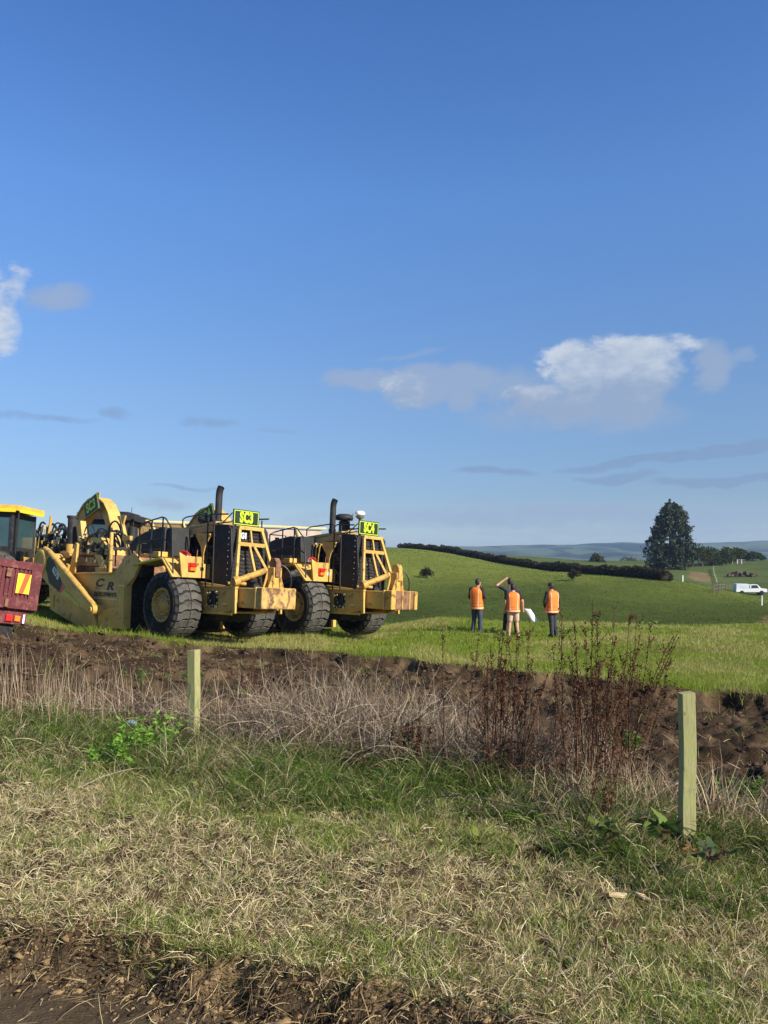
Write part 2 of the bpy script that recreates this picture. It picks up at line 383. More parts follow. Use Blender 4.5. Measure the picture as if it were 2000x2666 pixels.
def hgt(x, y):
    x = np.asarray(x, float); y = np.asarray(y, float); sh = x.shape; x = x.ravel(); y = y.ravel()
    r = np.maximum(np.hypot(x, y), 1.0)
    a = _th(x, np.where(y > 0.01, y, .01)); p = np.stack([a * 2.6, np.log(np.clip(r, 3.0, 235.0))], 1)
    z = np.zeros(len(x))
    for i in range(0, len(x), 40000):
        s = slice(i, i + 40000); d = np.linalg.norm(p[s, None] - q[None], axis=2)
        z[s] = _phi(d) @ _w[:_n] + _w[_n] + p[s] @ _w[_n + 1:]
    z = z * sm((r - 2.0) / 4.0)
    # analytic relief
    u, e0, e1, e2, e3 = zones(x, y)
    front = (y > 1.0)
    z -= .20 * sm((e0 - y) / .16 + .5) * front * 1.0
    z += (fbm(x, y, 8, 4, 1) - .5) * .17 * np.exp(-((y - e0) / .28) ** 2) * front
    z += (fbm(x, y, 2.5, 3, 7) - .5) * .06 * sm((y - e0) / .3) * sm((e3 - y) / 1.0)
    t = (y - e2) / np.maximum(e3 - e2, 1)
    ind = sm(t * 5) * sm((1 - t) * 40 + .5) * front
    z -= ind * (.10 + .22 * np.exp(-((t - .28) / .2) ** 2))
    z += ind * ((fbm(x, y, 1.3, 4, 11) - .5) * .30 + (fbm(x, y, 4.5, 4, 12) - .5) * .15 + (fbm(x, y, 14, 3, 16) - .5) * .06 - .05 * np.abs(fbm(x, y, 3.2, 3, 15) - .5) * 6)
    z += .10 * np.exp(-((y - e3 - .15) / .5) ** 2) * front * (r < 40)
    far = sm((y - 30) / 20); z += (fbm(x, y, .12, 3, 21) - .5) * .5 * far
    z += (fbm(x, y, 1.6, 3, 31) - .5) * .07 * sm((y - e3) / 2) * (1 - far)
    k = sm((r - 235) / 160); z = z * (1 - k) + (-16 + 5 * (fbm(x, y, .004, 3, 5) - .5)) * k
    return z.reshape(sh)
def gnd(x, y): return float(hgt(np.array([x]), np.array([y]))[0])
def on_ground(px, py, y0=12.0, y1=240.0):
    """the spot of the terrain seen at a photo pixel"""
    Yd = np.exp(np.linspace(math.log(y0), math.log(y1), 1500)); x = (px - CX) / F * Yd; zr = ZC - (py - CY) / F * Yd
    h = hgt(x, Yd); i = np.argmax(h >= zr)
    if h[i] < zr[i]: i = len(Yd) - 1
    return (float(x[i]), float(Yd[i]), float(h[i]))

# ground sheet
def build_ground():
    rr = np.concatenate([np.array([.4, 1.0, 1.8, 2.5]), np.exp(np.arange(math.log(3.0), math.log(60), .0052)), np.exp(np.arange(math.log(60), math.log(420), .012)), np.exp(np.linspace(math.log(425), math.log(3900), 26))])
    aa = np.concatenate([np.linspace(-math.pi, -.75, 26)[:-1], np.arange(-.75, -.52, .02), np.arange(-.52, .52, .0034), np.arange(.52, .75, .02), np.linspace(.76, math.pi, 26)[:-1]])
    nr, na = len(rr), len(aa); Rg, Ag = np.meshgrid(rr, aa, indexing='ij'); x = Rg * np.sin(Ag); y = Rg * np.cos(Ag); z = hgt(x, y)
    V = np.stack([x, y, z], 2).reshape(-1, 3).astype(np.float32)
    i = np.arange(nr - 1)[:, None]; j = np.arange(na)[None]; j2 = (j + 1) % na
    idx = np.stack([i * na + j, i * na + j2, (i + 1) * na + j2, (i + 1) * na + j], 2).reshape(-1, 4)[:, ::-1]
    me = bpy.data.meshes.new('ground'); nf = len(idx)
    me.vertices.add(len(V)); me.vertices.foreach_set('co', V.reshape(-1)); me.loops.add(nf * 4)
    me.loops.foreach_set('vertex_index', np.ascontiguousarray(idx).reshape(-1).astype(np.int32)); me.polygons.add(nf)
    me.polygons.foreach_set('loop_start', np.arange(nf, dtype=np.int32) * 4); me.polygons.foreach_set('loop_total', np.full(nf, 4, np.int32))
    me.polygons.foreach_set('use_smooth', np.ones(nf, bool))
    x = x.ravel(); y = y.ravel(); u, e0, e1, e2, e3 = zones(x, y); fr = y > 0
    def lerp(a, b, t): return a * (1 - t[:, None]) + np.array(b)[None] * t[:, None]
    n = fbm(x, y, .35, 4, 8); nn = fbm(x, y, 2.0, 4, 9); N = len(x)
    field = lerp(np.tile(np.array([.15, .19, .028]), (N, 1)), (.22, .22, .06), sm((n - .42) * 5))
    c = np.tile(np.array([.094, .068, .042]), (N, 1))                       # wet track
    soil = lerp(np.tile(np.array([.105, .070, .036]), (N, 1)), (.22, .15, .075), sm((nn - .45) * 5))
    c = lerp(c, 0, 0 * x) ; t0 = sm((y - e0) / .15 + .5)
    under_shade = sm((y - e0 - .15) / .5)[:, None]; soil = soil * (1 - under_shade * .55)  # soil colour darkened beneath the grass to deepen the shade between tufts
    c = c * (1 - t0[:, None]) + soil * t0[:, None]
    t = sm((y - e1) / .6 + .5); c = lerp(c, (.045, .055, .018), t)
    dirt = lerp(np.tile(np.array([.046, .030, .018]), (N, 1)), (.105, .070, .040), sm((nn - .45) * 4))
    t = sm((y - e2) / .5 + .5)[:, None]; c = c * (1 - t) + dirt * t
    t = sm((y - e3 - .25) / .3 + .5)[:, None]; c = c * (1 - t) + field * t
    # hillside beyond the brow
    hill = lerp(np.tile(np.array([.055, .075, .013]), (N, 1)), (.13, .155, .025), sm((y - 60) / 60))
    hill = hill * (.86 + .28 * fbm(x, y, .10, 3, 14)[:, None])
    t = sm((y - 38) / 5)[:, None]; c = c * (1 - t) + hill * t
    t = sm((y - 128) / 12) * (x > 20); c = lerp(c, (.075, .10, .03), t)
    # bare tracks
    for (bx, by, sx, sy, rt) in TRACKS:
        dx = x - bx; dy = y - by; a = math.cos(rt) * dx + math.sin(rt) * dy; b = -math.sin(rt) * dx + math.cos(rt) * dy
        d = np.exp(-((a / sx) ** 2 + (b / sy) ** 2) * 1.0) + (fbm(x, y, .5, 3, 33) - .5) * .6
        c = lerp(c, (.20, .125, .07), sm((d - .35) * 4) * .75)
    c = np.where(fr[:, None], c, np.array([.06, .08, .03]))
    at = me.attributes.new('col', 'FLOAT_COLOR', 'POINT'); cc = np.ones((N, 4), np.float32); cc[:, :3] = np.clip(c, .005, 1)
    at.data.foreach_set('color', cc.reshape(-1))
    wet = (1 - t0) * fr; a2 = me.attributes.new('wet', 'FLOAT', 'POINT'); a2.data.foreach_set('value', wet.astype(np.float32))
    m = bpy.data.materials.new('ground_soil_and_turf'); m.use_nodes = True; t = NT(m.node_tree); t.n.clear()
    a = t.new('ShaderNodeAttribute', attribute_name='col'); tcx = t.new('ShaderNodeTexCoord'); v = tcx.outputs['Object']
    f1 = t.noise(v, 1.1, 6, .6); f2 = t.noise(v, 14, 6, .65); f3 = t.noise(v, 60, 3, .6); f4 = t.noise(v, .09, 4, .6)
    k = t.m('ADD', t.m('MULTIPLY', f1, .6), t.m('ADD', t.m('MULTIPLY', f2, .7), t.m('MULTIPLY', f4, .5)))
    k = t.sstep(k, .55, 1.25, .55, 1.55)
    cmb = t.new('ShaderNodeCombineXYZ')
    for s_ in cmb.inputs: t.put(s_, k)
    colr = t.mix(1.0, a.outputs[0], cmb.outputs[0], 'MULTIPLY')
    p = t.new('ShaderNodeBsdfPrincipled'); t.put(p.inputs['Base Color'], colr)
    aw = t.new('ShaderNodeAttribute', attribute_name='wet'); t.put(p.inputs['Roughness'], t.m('SUBTRACT', .95, t.m('MULTIPLY', aw.outputs['Fac'], t.sstep(f1, .45, .7, 0, .45))))
    p.inputs['Specular IOR Level'].default_value = .06
    b = t.new('ShaderNodeBump'); b.inputs['Strength'].default_value = .8; b.inputs['Distance'].default_value = .03
    t.put(b.inputs['Height'], t.m('ADD', f2, t.m('MULTIPLY', f3, .5))); t.l.new(b.outputs[0], p.inputs['Normal'])
    o = t.new('ShaderNodeOutputMaterial'); t.l.new(p.outputs[0], o.inputs[0]); me.materials.append(m)
    me.update(calc_edges=True); ob = bpy.data.objects.new('ground', me); COL.objects.link(ob); ob['kind'] = 'structure'; return ob
tr1 = on_ground(1822, 1500, 100); tr2 = on_ground(1985, 1612, 36, 70)
tr3 = on_ground(1790, 1690, 16, 34)
TRACKS = [(tr1[0], tr1[1], 2.6, 14, -.35), (tr2[0] + 1.2, tr2[1], 1.3, 9, -.5), (tr3[0], tr3[1], 2.2, .5, .1)]
build_ground()

# distant hills: a real ridge three kilometres off
def build_hills():
    na, nr = 420, 26; aa = np.linspace(-1.3, 1.3, na); rr = np.linspace(1500, 3600, nr); Rg, Ag = np.meshgrid(rr, aa, indexing='ij')
    x = Rg * np.sin(Ag); y = Rg * np.cos(Ag); k = sm((Rg - 1500) / 1500)
    top = 38 + 17 * np.clip((Ag - .05) / .4, -1, 1) + 9 * (vn(Ag * 9, Ag * 0, 1, 3) - .5) + 5 * (vn(Ag * 40, Ag * 0, 1, 8) - .5)
    z = -17 + (top + 17) * k + (fbm(x, y, .004, 5, 6) - .5) * 26 * sm((k) * 1.4) * (1 - .75 * sm((Rg - 2700) / 400)) + (vn(x, y, .03, 4) - .5) * 2.2 * k
    z = np.where(Rg > 3400, z - (Rg - 3400) * .3, z)
    vs = np.stack([x, y, z], 2).reshape(-1, 3); fs = [(i * na + j, i * na + j + 1, (i + 1) * na + j + 1, (i + 1) * na + j) for i in range(nr - 1) for j in range(na - 1)]
    me = bpy.data.meshes.new('hills'); me.from_pydata(vs.tolist(), [], fs)
    for p in me.polygons: p.use_smooth = True
    m = bpy.data.materials.new('hill_pasture_and_bush'); m.use_nodes = True; t = NT(m.node_tree); t.n.clear()
    tcx = t.new('ShaderNodeTexCoord'); v = tcx.outputs['Object']; mp = t.new('ShaderNodeMapping'); t.put(mp.inputs[0], v); mp.inputs['Scale'].default_value = (1, .45, 4)
    f = t.noise(mp.outputs[0], .006, 8, .6, .6)
    c = t.mix(t.sstep(f, .44, .56), (.006, .018, .014), (.085, .115, .06))
    p = t.new('ShaderNodeBsdfDiffuse'); t.put(p.inputs[0], c); o = t.new('ShaderNodeOutputMaterial'); t.l.new(p.outputs[0], o.inputs[0]); me.materials.append(m)
    ob = bpy.data.objects.new('hills', me); COL.objects.link(ob); ob['kind'] = 'structure'
build_hills()
def build_haze():
    b = MB(); b.bb(-4300, 4300, -4300, 4300, -26, 80)
    m = bpy.data.materials.new('haze_air'); m.use_nodes = True; t = NT(m.node_tree); t.n.clear()
    p = t.new('ShaderNodeVolumePrincipled'); p.inputs['Color'].default_value = (.50, .70, 1.0, 1); p.inputs['Density'].default_value = HAZE; p.inputs['Anisotropy'].default_value = .1
    o = t.new('ShaderNodeOutputMaterial'); t.l.new(p.outputs[0], o.inputs[1])
    ob = b.build('haze', m); tag(ob, 'thin blue air between the paddock and the distant hills', 'haze', kind='stuff')
HAZE = 2.0e-4
build_haze()

# ================================================================== MACHINES
def wheel(parent, c, side, rad=.93, width=.78, rim_r=.47, lugs=22, label=None):
    """side -1: outer face towards -y"""
    W = empty('wheel', c); W.parent = parent
    if label: W['label'] = label
    h = width / 2
    b = MB(); R0 = rad - .055
    prof = [(rim_r, -h * .80), (rim_r + .05, -h * .98), (rim_r + .16, -h * 1.06), (rim_r + .27, -h * 1.04), (R0 - .05, -h * .96), (R0, -h * .80), (R0 + .005, 0), (R0, h * .80), (R0 - .05, h * .96), (rim_r + .27, h * 1.04), (rim_r + .16, h * 1.06), (rim_r + .05, h * .98), (rim_r, h * .80)]
    b.lathe(prof, axis='y', n=64)
    for rr_ in (rim_r + .10, rim_r + .235):
        b.lathe([(rr_ - .012, -h * 1.05), (rr_, -h * 1.095), (rr_ + .012, -h * 1.05)], axis='y', n=64)
        b.lathe([(rr_ - .012, h * 1.05), (rr_, h * 1.095), (rr_ + .012, h * 1.05)], axis='y', n=64)
    b.cur = 1
    for i in range(lugs):
        a0 = 2 * math.pi * i / lugs; da = 2 * math.pi / lugs
        for j, (y0, y1) in enumerate(((-h * .94, -h * .03), (h * .03, h * .94))):
            ys = [y0 + (y1 - y0) * t_ / 4 for t_ in range(5)]; lo = []; hi = []; Kn = 10
            for y in ys:
                off = .035 * math.cos(y / h * math.pi) - .022 * math.cos(y / h * 2.5 * math.pi) + .03 * y / h
                drop = .035 * (abs(y) / h) ** 4
                for s_ in (-.395, .395):
                    an = a0 + off + s_ * da; an2 = a0 + off + s_ * da * .93
                    lo.append((( R0 - .05 - drop) * math.cos(an), y, (R0 - .05 - drop) * math.sin(an)))
                    hi.append(((rad - drop) * math.cos(an2), y, (rad - drop) * math.sin(an2)))
            fs = []
            for k in range(4):
                i0, i1, i2, i3 = 2 * k, 2 * k + 1, 2 * k + 3, 2 * k + 2
                fs += [(Kn + i0, Kn + i1, Kn + i2, Kn + i3), (i0, i3, Kn + i3, Kn + i0), (i1, Kn + i1, Kn + i2, i2)]
            fs += [(0, Kn, Kn + 1, 1), (8, 9, Kn + 9, Kn + 8)]
            b.add(lo + hi, fs)
        # shoulder of the lug running down the sidewall
        for sgn in (-1, 1):
            v = []
            for (r_, yy) in ((rad - .03, .90), (rad - .16, 1.045), (rad - .06, .90), (rad - .17, .98)):
                for s_ in (-.30, .30):
                    an = a0 - .075 + .05 * sgn + s_ * da; v.append((r_ * math.cos(an), sgn * h * yy, r_ * math.sin(an)))
            b.add(v, [(0, 1, 3, 2), (0, 2, 6, 4), (1, 5, 7, 3), (2, 3, 7, 6)])
    b.build('tyre', [M_tyre, M_tread], W)
    b = MB(); s = side
    b.lathe([(rim_r + .012, s * h * .86), (rim_r - .02, s * h * .93), (rim_r - .05, s * h * .86), (rim_r - .07, s * h * .55), (rim_r - .10, s * h * .42), (rim_r - .16, s * h * .40), (rim_r - .17, s * h * .62), (rim_r - .24, s * h * .66), (rim_r - .27, s * h * .80), (.0, s * h * .82)], axis='y', n=40)
    b.lathe([(rim_r + .012, -s * h * .86), (rim_r - .05, -s * h * .86), (rim_r - .10, -s * h * .3), (0, -s * h * .3)], axis='y', n=32)
    b.build('rim', M_yel2, W)
    b = MB()
    for n_, rr_, yy, q_ in ((24, rim_r - .13, .46, .026), (20, rim_r - .21, .70, .020), (16, rim_r - .045, .88, .018)):
        for i in range(n_):
            an = 2 * math.pi * i / n_; p = (rr_ * math.cos(an), s * h * yy, rr_ * math.sin(an))
            b.cyl(p, (p[0], p[1] + s * .04, p[2]), q_, 6)
    b.build('bolt_ring', M_bolt, W)
    return W

def curve_pts(p0, p1, p2, p3, n=10):
    p0, p1, p2, p3 = map(Vector, (p0, p1, p2, p3)); o = []
    for i in range(n + 1):
        t = i / n; o.append(tuple(p0 * (1 - t) ** 3 + p1 * 3 * t * (1 - t) ** 2 + p2 * 3 * t * t * (1 - t) + p3 * t ** 3))
    return o

def scraper(loc, rz, roll, txt, var, label, group):
    rnd = random.Random(var * 11 + 5)
    T = empty('wheel_scraper', loc, (roll, 0, rz), label, 'scraper', group)
    # ---------- running gear
    wheel(T, (0, -1.335, .93), -1); wheel(T, (0, 1.335, .93), 1)
    part('axle', M_dark, T, lambda b: (b.cyl((0, -1.1, .93), (0, 1.1, .93), .2), b.box((0, 0, .95), (.7, .8, .75)), b.prism([(-1.0, .98), (-.8, .55), (.9, .52), (1.3, .98)], -.5, .6)), .03)
    def frame_(b):
        for y0, y1 in ((-.76, -.70), (.70, .76)):
            b.prism([(-1.4, 1.62), (.5, 1.62), (2.12, 1.50), (2.12, .90), (1.25, .74), (.78, .76), (.45, 1.12), (-1.4, 1.12)], y0, y1)
        b.bb(.4, 2.1, -.70, .70, .80, .84); b.bb(-1.4, 2.0, -.70, .70, 1.44, 1.50)
        b.bb(.62, 2.13, -.80, -.758, 1.46, 1.52); b.bb(.70, 2.0, -.80, -.758, .74, .80)
    part('rear_frame', M_yel, T, frame_, .012)
    def side_valve(b):
        b.bb(.86, 1.33, -.775, -.76, .92, 1.38)
        b.cur = 1
        for (x, z, s) in ((.92, 1.30, .05), (1.02, 1.33, .035), (1.34, 1.34, .06), (1.36, 1.22, .04), (.90, .98, .05), (1.02, .95, .04), (1.14, .98, .035), (1.30, .96, .06), (1.36, 1.05, .03), (1.62, 1.02, .03), (1.70, 1.03, .03), (.98, 1.18, .03), (1.05, 1.10, .025)):
            b.box((x, -.80, z), (s, .06, s * 1.2), (rnd.random(), 0, rnd.random()))
        b.cur = 2
        b.cyl((1.25, -.81, .98), (1.25, -.81, 1.36), .045, 10); b.cyl((.96, -.80, 1.0), (1.0, -.80, 1.28), .03, 8)
    part('valve_bank', [M_dark, M_bolt, M_blk], T, side_valve)
    # ---------- push block
    def pb(b):
        b.bb(1.85, 2.72, -.66, .62, .96, 1.50)
        b.cur = 1
        n = 8; pts = [(2.70, -.72), (2.93, -.72)]
        for i in range(n + 1):
            a = -math.pi / 2 + math.pi / 2 * i / n; pts.append((2.78 + .17 * math.cos(a + math.pi / 2) if False else 2.95 - .30 * (i / n) ** 2.2, -.60 + 1.32 * (i / n) ** .8))
        pts.append((2.60, .72))
        b.prism(pts, .96, 1.52, 'z')
        b.cur = 2 if var == 4 else 1
        if var == 4:
            for y0 in (-.73, -.22, .20, .60): b.bb(2.72, 2.99 - .28 * max(0, (y0 + .5) / 1.25) ** 2.0, y0, y0 + (.20 if y0 < -.5 else .05 if y0 < .5 else .14), .955, 1.525)
        b.cur = 0
        b.bb(2.62, 2.70, -.74, .66, .95, 1.53)
    part('push_block', [M_yel, M_rusty if var == 3 else M_rust, M_yel2], T, pb, .055).location = (.20, .02, 0)
    for s in (-1, 1): part('frame_flange', M_yel, T, lambda b: b.prism([(2.04, 1.50), (2.16, 1.50), (2.20, .80), (2.09, .78)], s * .83, s * .77), .01)
    def bracket(b):
        b.cur = 0
        b.prism([(.18, 1.58), (.36, 2.25), (.62, 2.25), (.80, 1.58)], 2.36, 2.40, 'x')
        b.prism([(.18, 1.58), (.36, 2.05), (.62, 2.05), (.80, 1.58)], 2.56, 2.60, 'x')
        for y in (.34, .58): b.bb(2.34, 2.64, y, y + .05, 1.56, 2.2)
        b.cur = 1
        b.prism([(2.36, 1.95), (2.66, 1.95), (2.66, 2.34), (2.58, 2.46), (2.42, 2.46), (2.36, 2.34)], .40, .57)
    part('bail_bracket', [M_yel2, M_rust if var == 3 else M_yel2], T, bracket, .015).location = (.12, -.36, -.12)
    def bail(b):
        b.tube([(2.12, -.80, 1.66), (2.50, .20, 2.08)], .085, 12)
        b.cyl((2.10, -.84, 1.645), (2.14, -.70, 1.69), .13); b.cyl((2.48, .14, 2.06), (2.51, .24, 2.09), .12)
        b.tube([(1.95, -.92, 1.60), (2.08, -.72, 1.62), (2.2, -.5, 1.60)], .05, 8)
    part('bail_cylinder', M_yel2, T, bail)
    part('hose', M_hose, T, lambda b: b.tube(curve_pts((2.4, .2, 2.1), (2.5, .6, 2.35), (2.75, .75, 1.9), (2.6, .72, 1.52), 8), .022, 7))
    # ---------- guard frame
    def afr(b):
        S = 10
        b.tube([(1.70, -.42, 3.16), (1.98, -.68, 1.62)], .058, 4); b.tube([(1.98, -.68, 1.62), (2.12, -.74, 1.45)], .058, 4)
        b.tube([(1.70, .34, 3.16), (2.06, .64, 1.72)], .060, 4)
        b.bb(1.64, 1.76, -.46, .40, 3.10, 3.20)
        b.box((1.79, -.04, 2.70), (.09, .98, .10), (0, .18, 0))
        b.tube([(1.71, -.05, 3.12), (1.78, -.03, 2.72)], .035, 4)
        b.tube([(1.80, -.14, 2.68), (1.99, -.01, 1.80)], .048, 4); b.tube([(1.80, .02, 2.68), (2.02, .46, 1.86)], .048, 4)
        b.bb(1.74, 2.04, -.62, -.56, 1.52, 1.60)
    part('guard_frame', M_yel, T, afr, .008)
    def rad(b):
        b.bb(.92, 1.62, -.60, .60, 1.50, 3.18)
        b.cur = 1
        for k in range(15):
            z = 1.62 + k * .105; b.bb(1.625, 1.645, -.50, .50, z, z + .05)
        b.cur = 0
        b.prism([(.92, 1.5), (1.66, 1.5), (1.72, 2.2), (1.62, 3.1), (1.50, 3.22), (.92, 3.22)], -.66, -.605)
        b.prism([(.92, 1.5), (1.66, 1.5), (1.72, 2.2), (1.62, 3.1), (1.50, 3.22), (.92, 3.22)], .605, .66)
        b.cur = 2
        for k in range(9): b.box((1.56, -.672, 1.65 + .17 * k), (.025, .015, .025))
        for k in range(6): b.box((1.655, .1 - .1 * k, 1.7 + .2 * (k % 4)), (.02, .04, .03))
    part('radiator', [M_blk, M_dark, M_steel], T, rad, .03)
    if var == 3:
        lettering('G1', M_white, T, Matrix.Translation((1.672, -.24, 2.93)) @ Euler((R(90), 0, R(90))).to_matrix().to_4x4(), .22, .003, .012, .8, name='number_decal')
    # ---------- engine hood
    def hood(b):
        b.prism([(-1.20, 3.05), (-1.20, 3.13), (.95, 3.33), (.95, 3.24)], -.68, .68)
        b.prism([(-1.15, 2.90), (-1.15, 3.04), (.90, 3.22), (.90, 3.04)], -.70, -.66)
        b.prism([(-1.15, 2.90), (-1.15, 3.04), (.90, 3.22), (.90, 3.04)], .66, .70)
        b.lathe([(.0, 3.40), (.26, 3.40), (.30, 3.30), (.30, 3.2)], (.62, -.1, 0), n=20)
    part('engine_hood', M_tan, T, hood, .012)
    def eng(b):
        b.bb(-1.1, .88, -.46, .46, 1.55, 2.92); b.bb(-.9, -.1, -.56, -.40, 1.9, 2.5)
        b.cur = 1
        for k in range(26):
            x = rnd.uniform(-1.0, .8); z = rnd.uniform(1.75, 2.85); s = rnd.uniform(.05, .20)
            b.box((x, -.50, z), (s, .16, s * rnd.uniform(.6, 1.6)), (0, rnd.uniform(-.4, .4), 0))
        b.cur = 2
        for k in range(6):
            x = rnd.uniform(-.9, .6); z = rnd.uniform(1.9, 2.5)
            b.tube(curve_pts((x, -.58, z), (x + .1, -.68, z + .3), (x + .3, -.68, z + .3), (x + .35, -.58, z - .1), 6), .022, 6)
    part('engine', [M_dark, M_blk, M_hose], T, eng, .01)
    def ybr(b):
        b.prism([(.12, 2.98), (.78, 2.98), (.78, 2.90), (.58, 2.62), (.52, 2.40), (.42, 2.40), (.36, 2.62), (.12, 2.90)], -.74, -.70)
        b.bb(.43, .52, -.74, -.68, 1.8, 2.42); b.tube([(-.55, -.7, 2.95), (-.52, -.72, 2.45)], .035, 8)
        if var == 4:
            for k in range(4): b.tube(curve_pts((-.35 + .13 * k, -.74, 2.1), (-.35 + .13 * k, -.80, 2.9), (-.30 + .16 * k, -.80, 3.0), (-.28 + .15 * k, -.70, 2.85), 7), .024, 8)
    part('hood_bracket', M_yel, T, ybr, .008)
    # ---------- stack and air cleaner
    ex = MB(); ey = -.40 if var == 3 else -.62; exx = .66 if var == 3 else .48
    ex.tube([(exx, ey, 3.25), (exx, ey, 4.10)], .098, 16)
    ex.tube([(exx, ey, 4.08)] + [(exx + .20 * (1 - math.cos(t)), ey, 4.10 + .30 * math.sin(t)) for t in [0, .2, .4, .65, .9]] , .098, 16, False)
    ex.cyl((exx, ey, 3.30), (exx, ey, 3.40), .12)
    ex.build('exhaust_stack', M_blk, T)
    def prec(b):
        if var == 3: c = (.02, -.30, 3.30)
        else: c = (.62, -.24, 3.66)
        b.lathe([(.0, .26), (.18, .25), (.27, .21), (.29, .12), (.27, .06), (.12, .04), (.10, -.12)], c, n=24)
        if var != 3: b.lathe([(.17, 0.02), (.17, -.38), (.14, -.45)], c, n=18); b.tube([(c[0] + .22, c[1], c[2] + .02), (c[0] + .2, c[1] + .05, c[2] - .4)], .03, 8)
    part('air_precleaner', M_blk, T, prec)
    # ---------- sign over the guard
    def sign_(b):
        b.bb(1.60, 1.635, -.60, .30, 3.22, 3.66)
        b.cur = 1
        for (y0, y1, z0, z1) in ((-.575, .275, 3.245, 3.265), (-.575, .275, 3.615, 3.635), (-.575, -.555, 3.265, 3.615), (.255, .275, 3.265, 3.615)): b.bb(1.634, 1.640, y0, y1, z0, z1)
    sg = part('sign_board', [M_sign, M_lime], T, sign_)
    lettering(txt, M_lime, sg, Matrix.Translation((1.641, -.15, 3.44)) @ Euler((R(90), 0, R(90))).to_matrix().to_4x4(), .40, .004, .020, .66, space=1.10)
    part('sign_post', M_rail, T, lambda b: b.bb(1.56, 1.60, -.5, -.46, 3.1, 3.6)); part('sign_post', M_rail, T, lambda b: b.bb(1.56, 1.60, .16, .2, 3.1, 3.6)); part('sign_stay', M_rail, T, lambda b: (b.tube([(1.58, -.60, 3.55), (1.2, -.66, 3.25)], .018, 6), b.tube([(1.58, -.6, 3.3), (1.0, -.7, 3.26)], .018, 6)))
    if var == 4:
        def gps(b):
            b.cyl((1.35, -.28, 3.2), (1.35, -.28, 3.74), .03, 8); b.cyl((1.15, -.5, 3.42), (1.55, .1, 3.42), .015, 6)
            b.cur = 2; b.lathe([(.06, 3.72), (.13, 3.78), (.15, 3.86)], (1.35, -.28, 0), n=18); b.box((1.33, -.50, 3.84), (.05, .2, .03))
            b.cur = 1; b.lathe([(.15, 3.86), (.16, 3.93), (.10, 3.98), (0, 3.985)], (1.35, -.28, 0), n=18)
        part('satellite_antenna', [M_rail, M_white, M_steel], T, gps)
    # ---------- platforms, lamp panels, rails
    for s in (-1, 1):
        def plat(b):
            b.box((-.72, s * 1.36, 2.12), (1.52, .82, .05), (0, -.125, 0))
            b.prism([(-.02, 2.24), (.06, 2.24), (.62, 1.72), (.54, 1.70)], s * 1.78, s * .95)
            b.cur = 1; b.box((-.72, s * 1.779, 2.125), (1.50, .015, .06), (0, -.125, 0))
        part('platform', [M_yel, M_limed if var == 3 else M_tan], T, plat, .008)
        def pan(b):
            pts = [(-1.50, 1.72), (-.58, 1.72), (-.58, 2.12), (-.86, 2.12), (-.89, 2.31), (-1.40, 2.30), (-1.62, 2.40)]
            b.prism([(-s * y, z) for y, z in pts], .60, .66, 'x')
            b.bb(.2, .62, min(s * .58, s * .64), max(s * .58, s * .64), 1.72, 2.12)
            b.cur = 1; ya = s * .86; b.bb(.655, .665, ya - .06, ya + .06, 1.92, 2.02)
        pn = part('lamp_panel', [M_yel, M_dark if var == 3 else M_logo], T, pan, .008)
        def lamp(b):
            ya = s * 1.20; b.cur = 0; b.bb(.66, .70, ya - .12, ya + .12, 1.90, 2.13)
            b.cur = 1; b.bb(.70, .74, ya - .09, ya + .09, 2.02, 2.11); b.cur = 2; b.bb(.70, .74, ya - .09, ya + .09, 1.91, 2.00)
            b.cur = 3; b.tube([(.72, ya + .1, 2.1), (.72, ya + .12, 2.5)], .014, 6); b.box((.68, ya + .17 * s * -1, 2.08), (.02, .10, .05), (.7, 0, 0))
        part('tail_lamp', [M_red, M_red, M_orange, M_rust], pn, lamp)
        def rails(b):
            y0, y1 = s * 1.70, s * 1.02; r = .022
            b.tube([(-1.25, y0, 2.10), (-1.28, y0, 3.18), (-1.0, y0, 3.26), (-.15, y0, 3.38), (.02, y0, 3.34), (.38, y0, 3.02), (.52, y0, 1.80)], r, 6)
            b.tube([(-.10, y0, 2.2), (-.10, y0, 3.38)], r, 6); b.tube([(-.65, y0, 2.15), (-.65, y0, 3.30)], r, 6)
            b.tube([(-1.27, y0, 2.66), (-.10, y0, 2.80), (.42, y0, 2.56)], r, 6)
            b.tube([(-1.28, y0, 3.18), (-1.28, y1, 3.18), (-1.28, y1, 2.2)], r, 6); b.tube([(-1.27, y0, 2.66), (-1.27, y1, 2.66)], r, 6)
            b.tube([(-.6, s * .72, 3.2), (-.6, s * .72, 3.42), (-.45, s * .72, 3.48), (.55, s * .72, 3.56), (.66, s * .72, 3.50), (.66, s * .72, 3.28)], r * .9, 6)
            b.tube([(.84, s * .84, 1.46), (.80, s * .84, 3.44), (.88, s * .80, 3.52), (1.55, s * .72, 3.50)], r, 6); b.tube([(1.16, s * .84, 1.46), (1.10, s * .84, 3.48)], r, 6)
            for k in range(6): b.tube([(.83, s * .84, 1.7 + .3 * k), (1.14, s * .84, 1.7 + .3 * k)], .014, 5)
        part('handrail', M_rail, T, rails)
    def tank(b):
        b.prism([(-2.25, 2.48), (-2.30, 2.66), (-2.0, 2.86), (-1.45, 3.02), (-.62, 3.14), (-.42, 3.10), (-.42, 2.42), (-1.2, 2.36)], -1.42, -.62)
        b.cyl((-1.5, -1.2, 2.95), (-1.5, -1.2, 3.12), .07); b.prism([(-.40, 3.1), (-.18, 3.14), (-.1, 2.3), (-.40, 2.3)], -1.36, -.72)
        b.bb(-1.6, -.5, -1.46, -1.40, 2.44, 2.52)
    part('hydraulic_tank', M_blk, T, tank, .05)
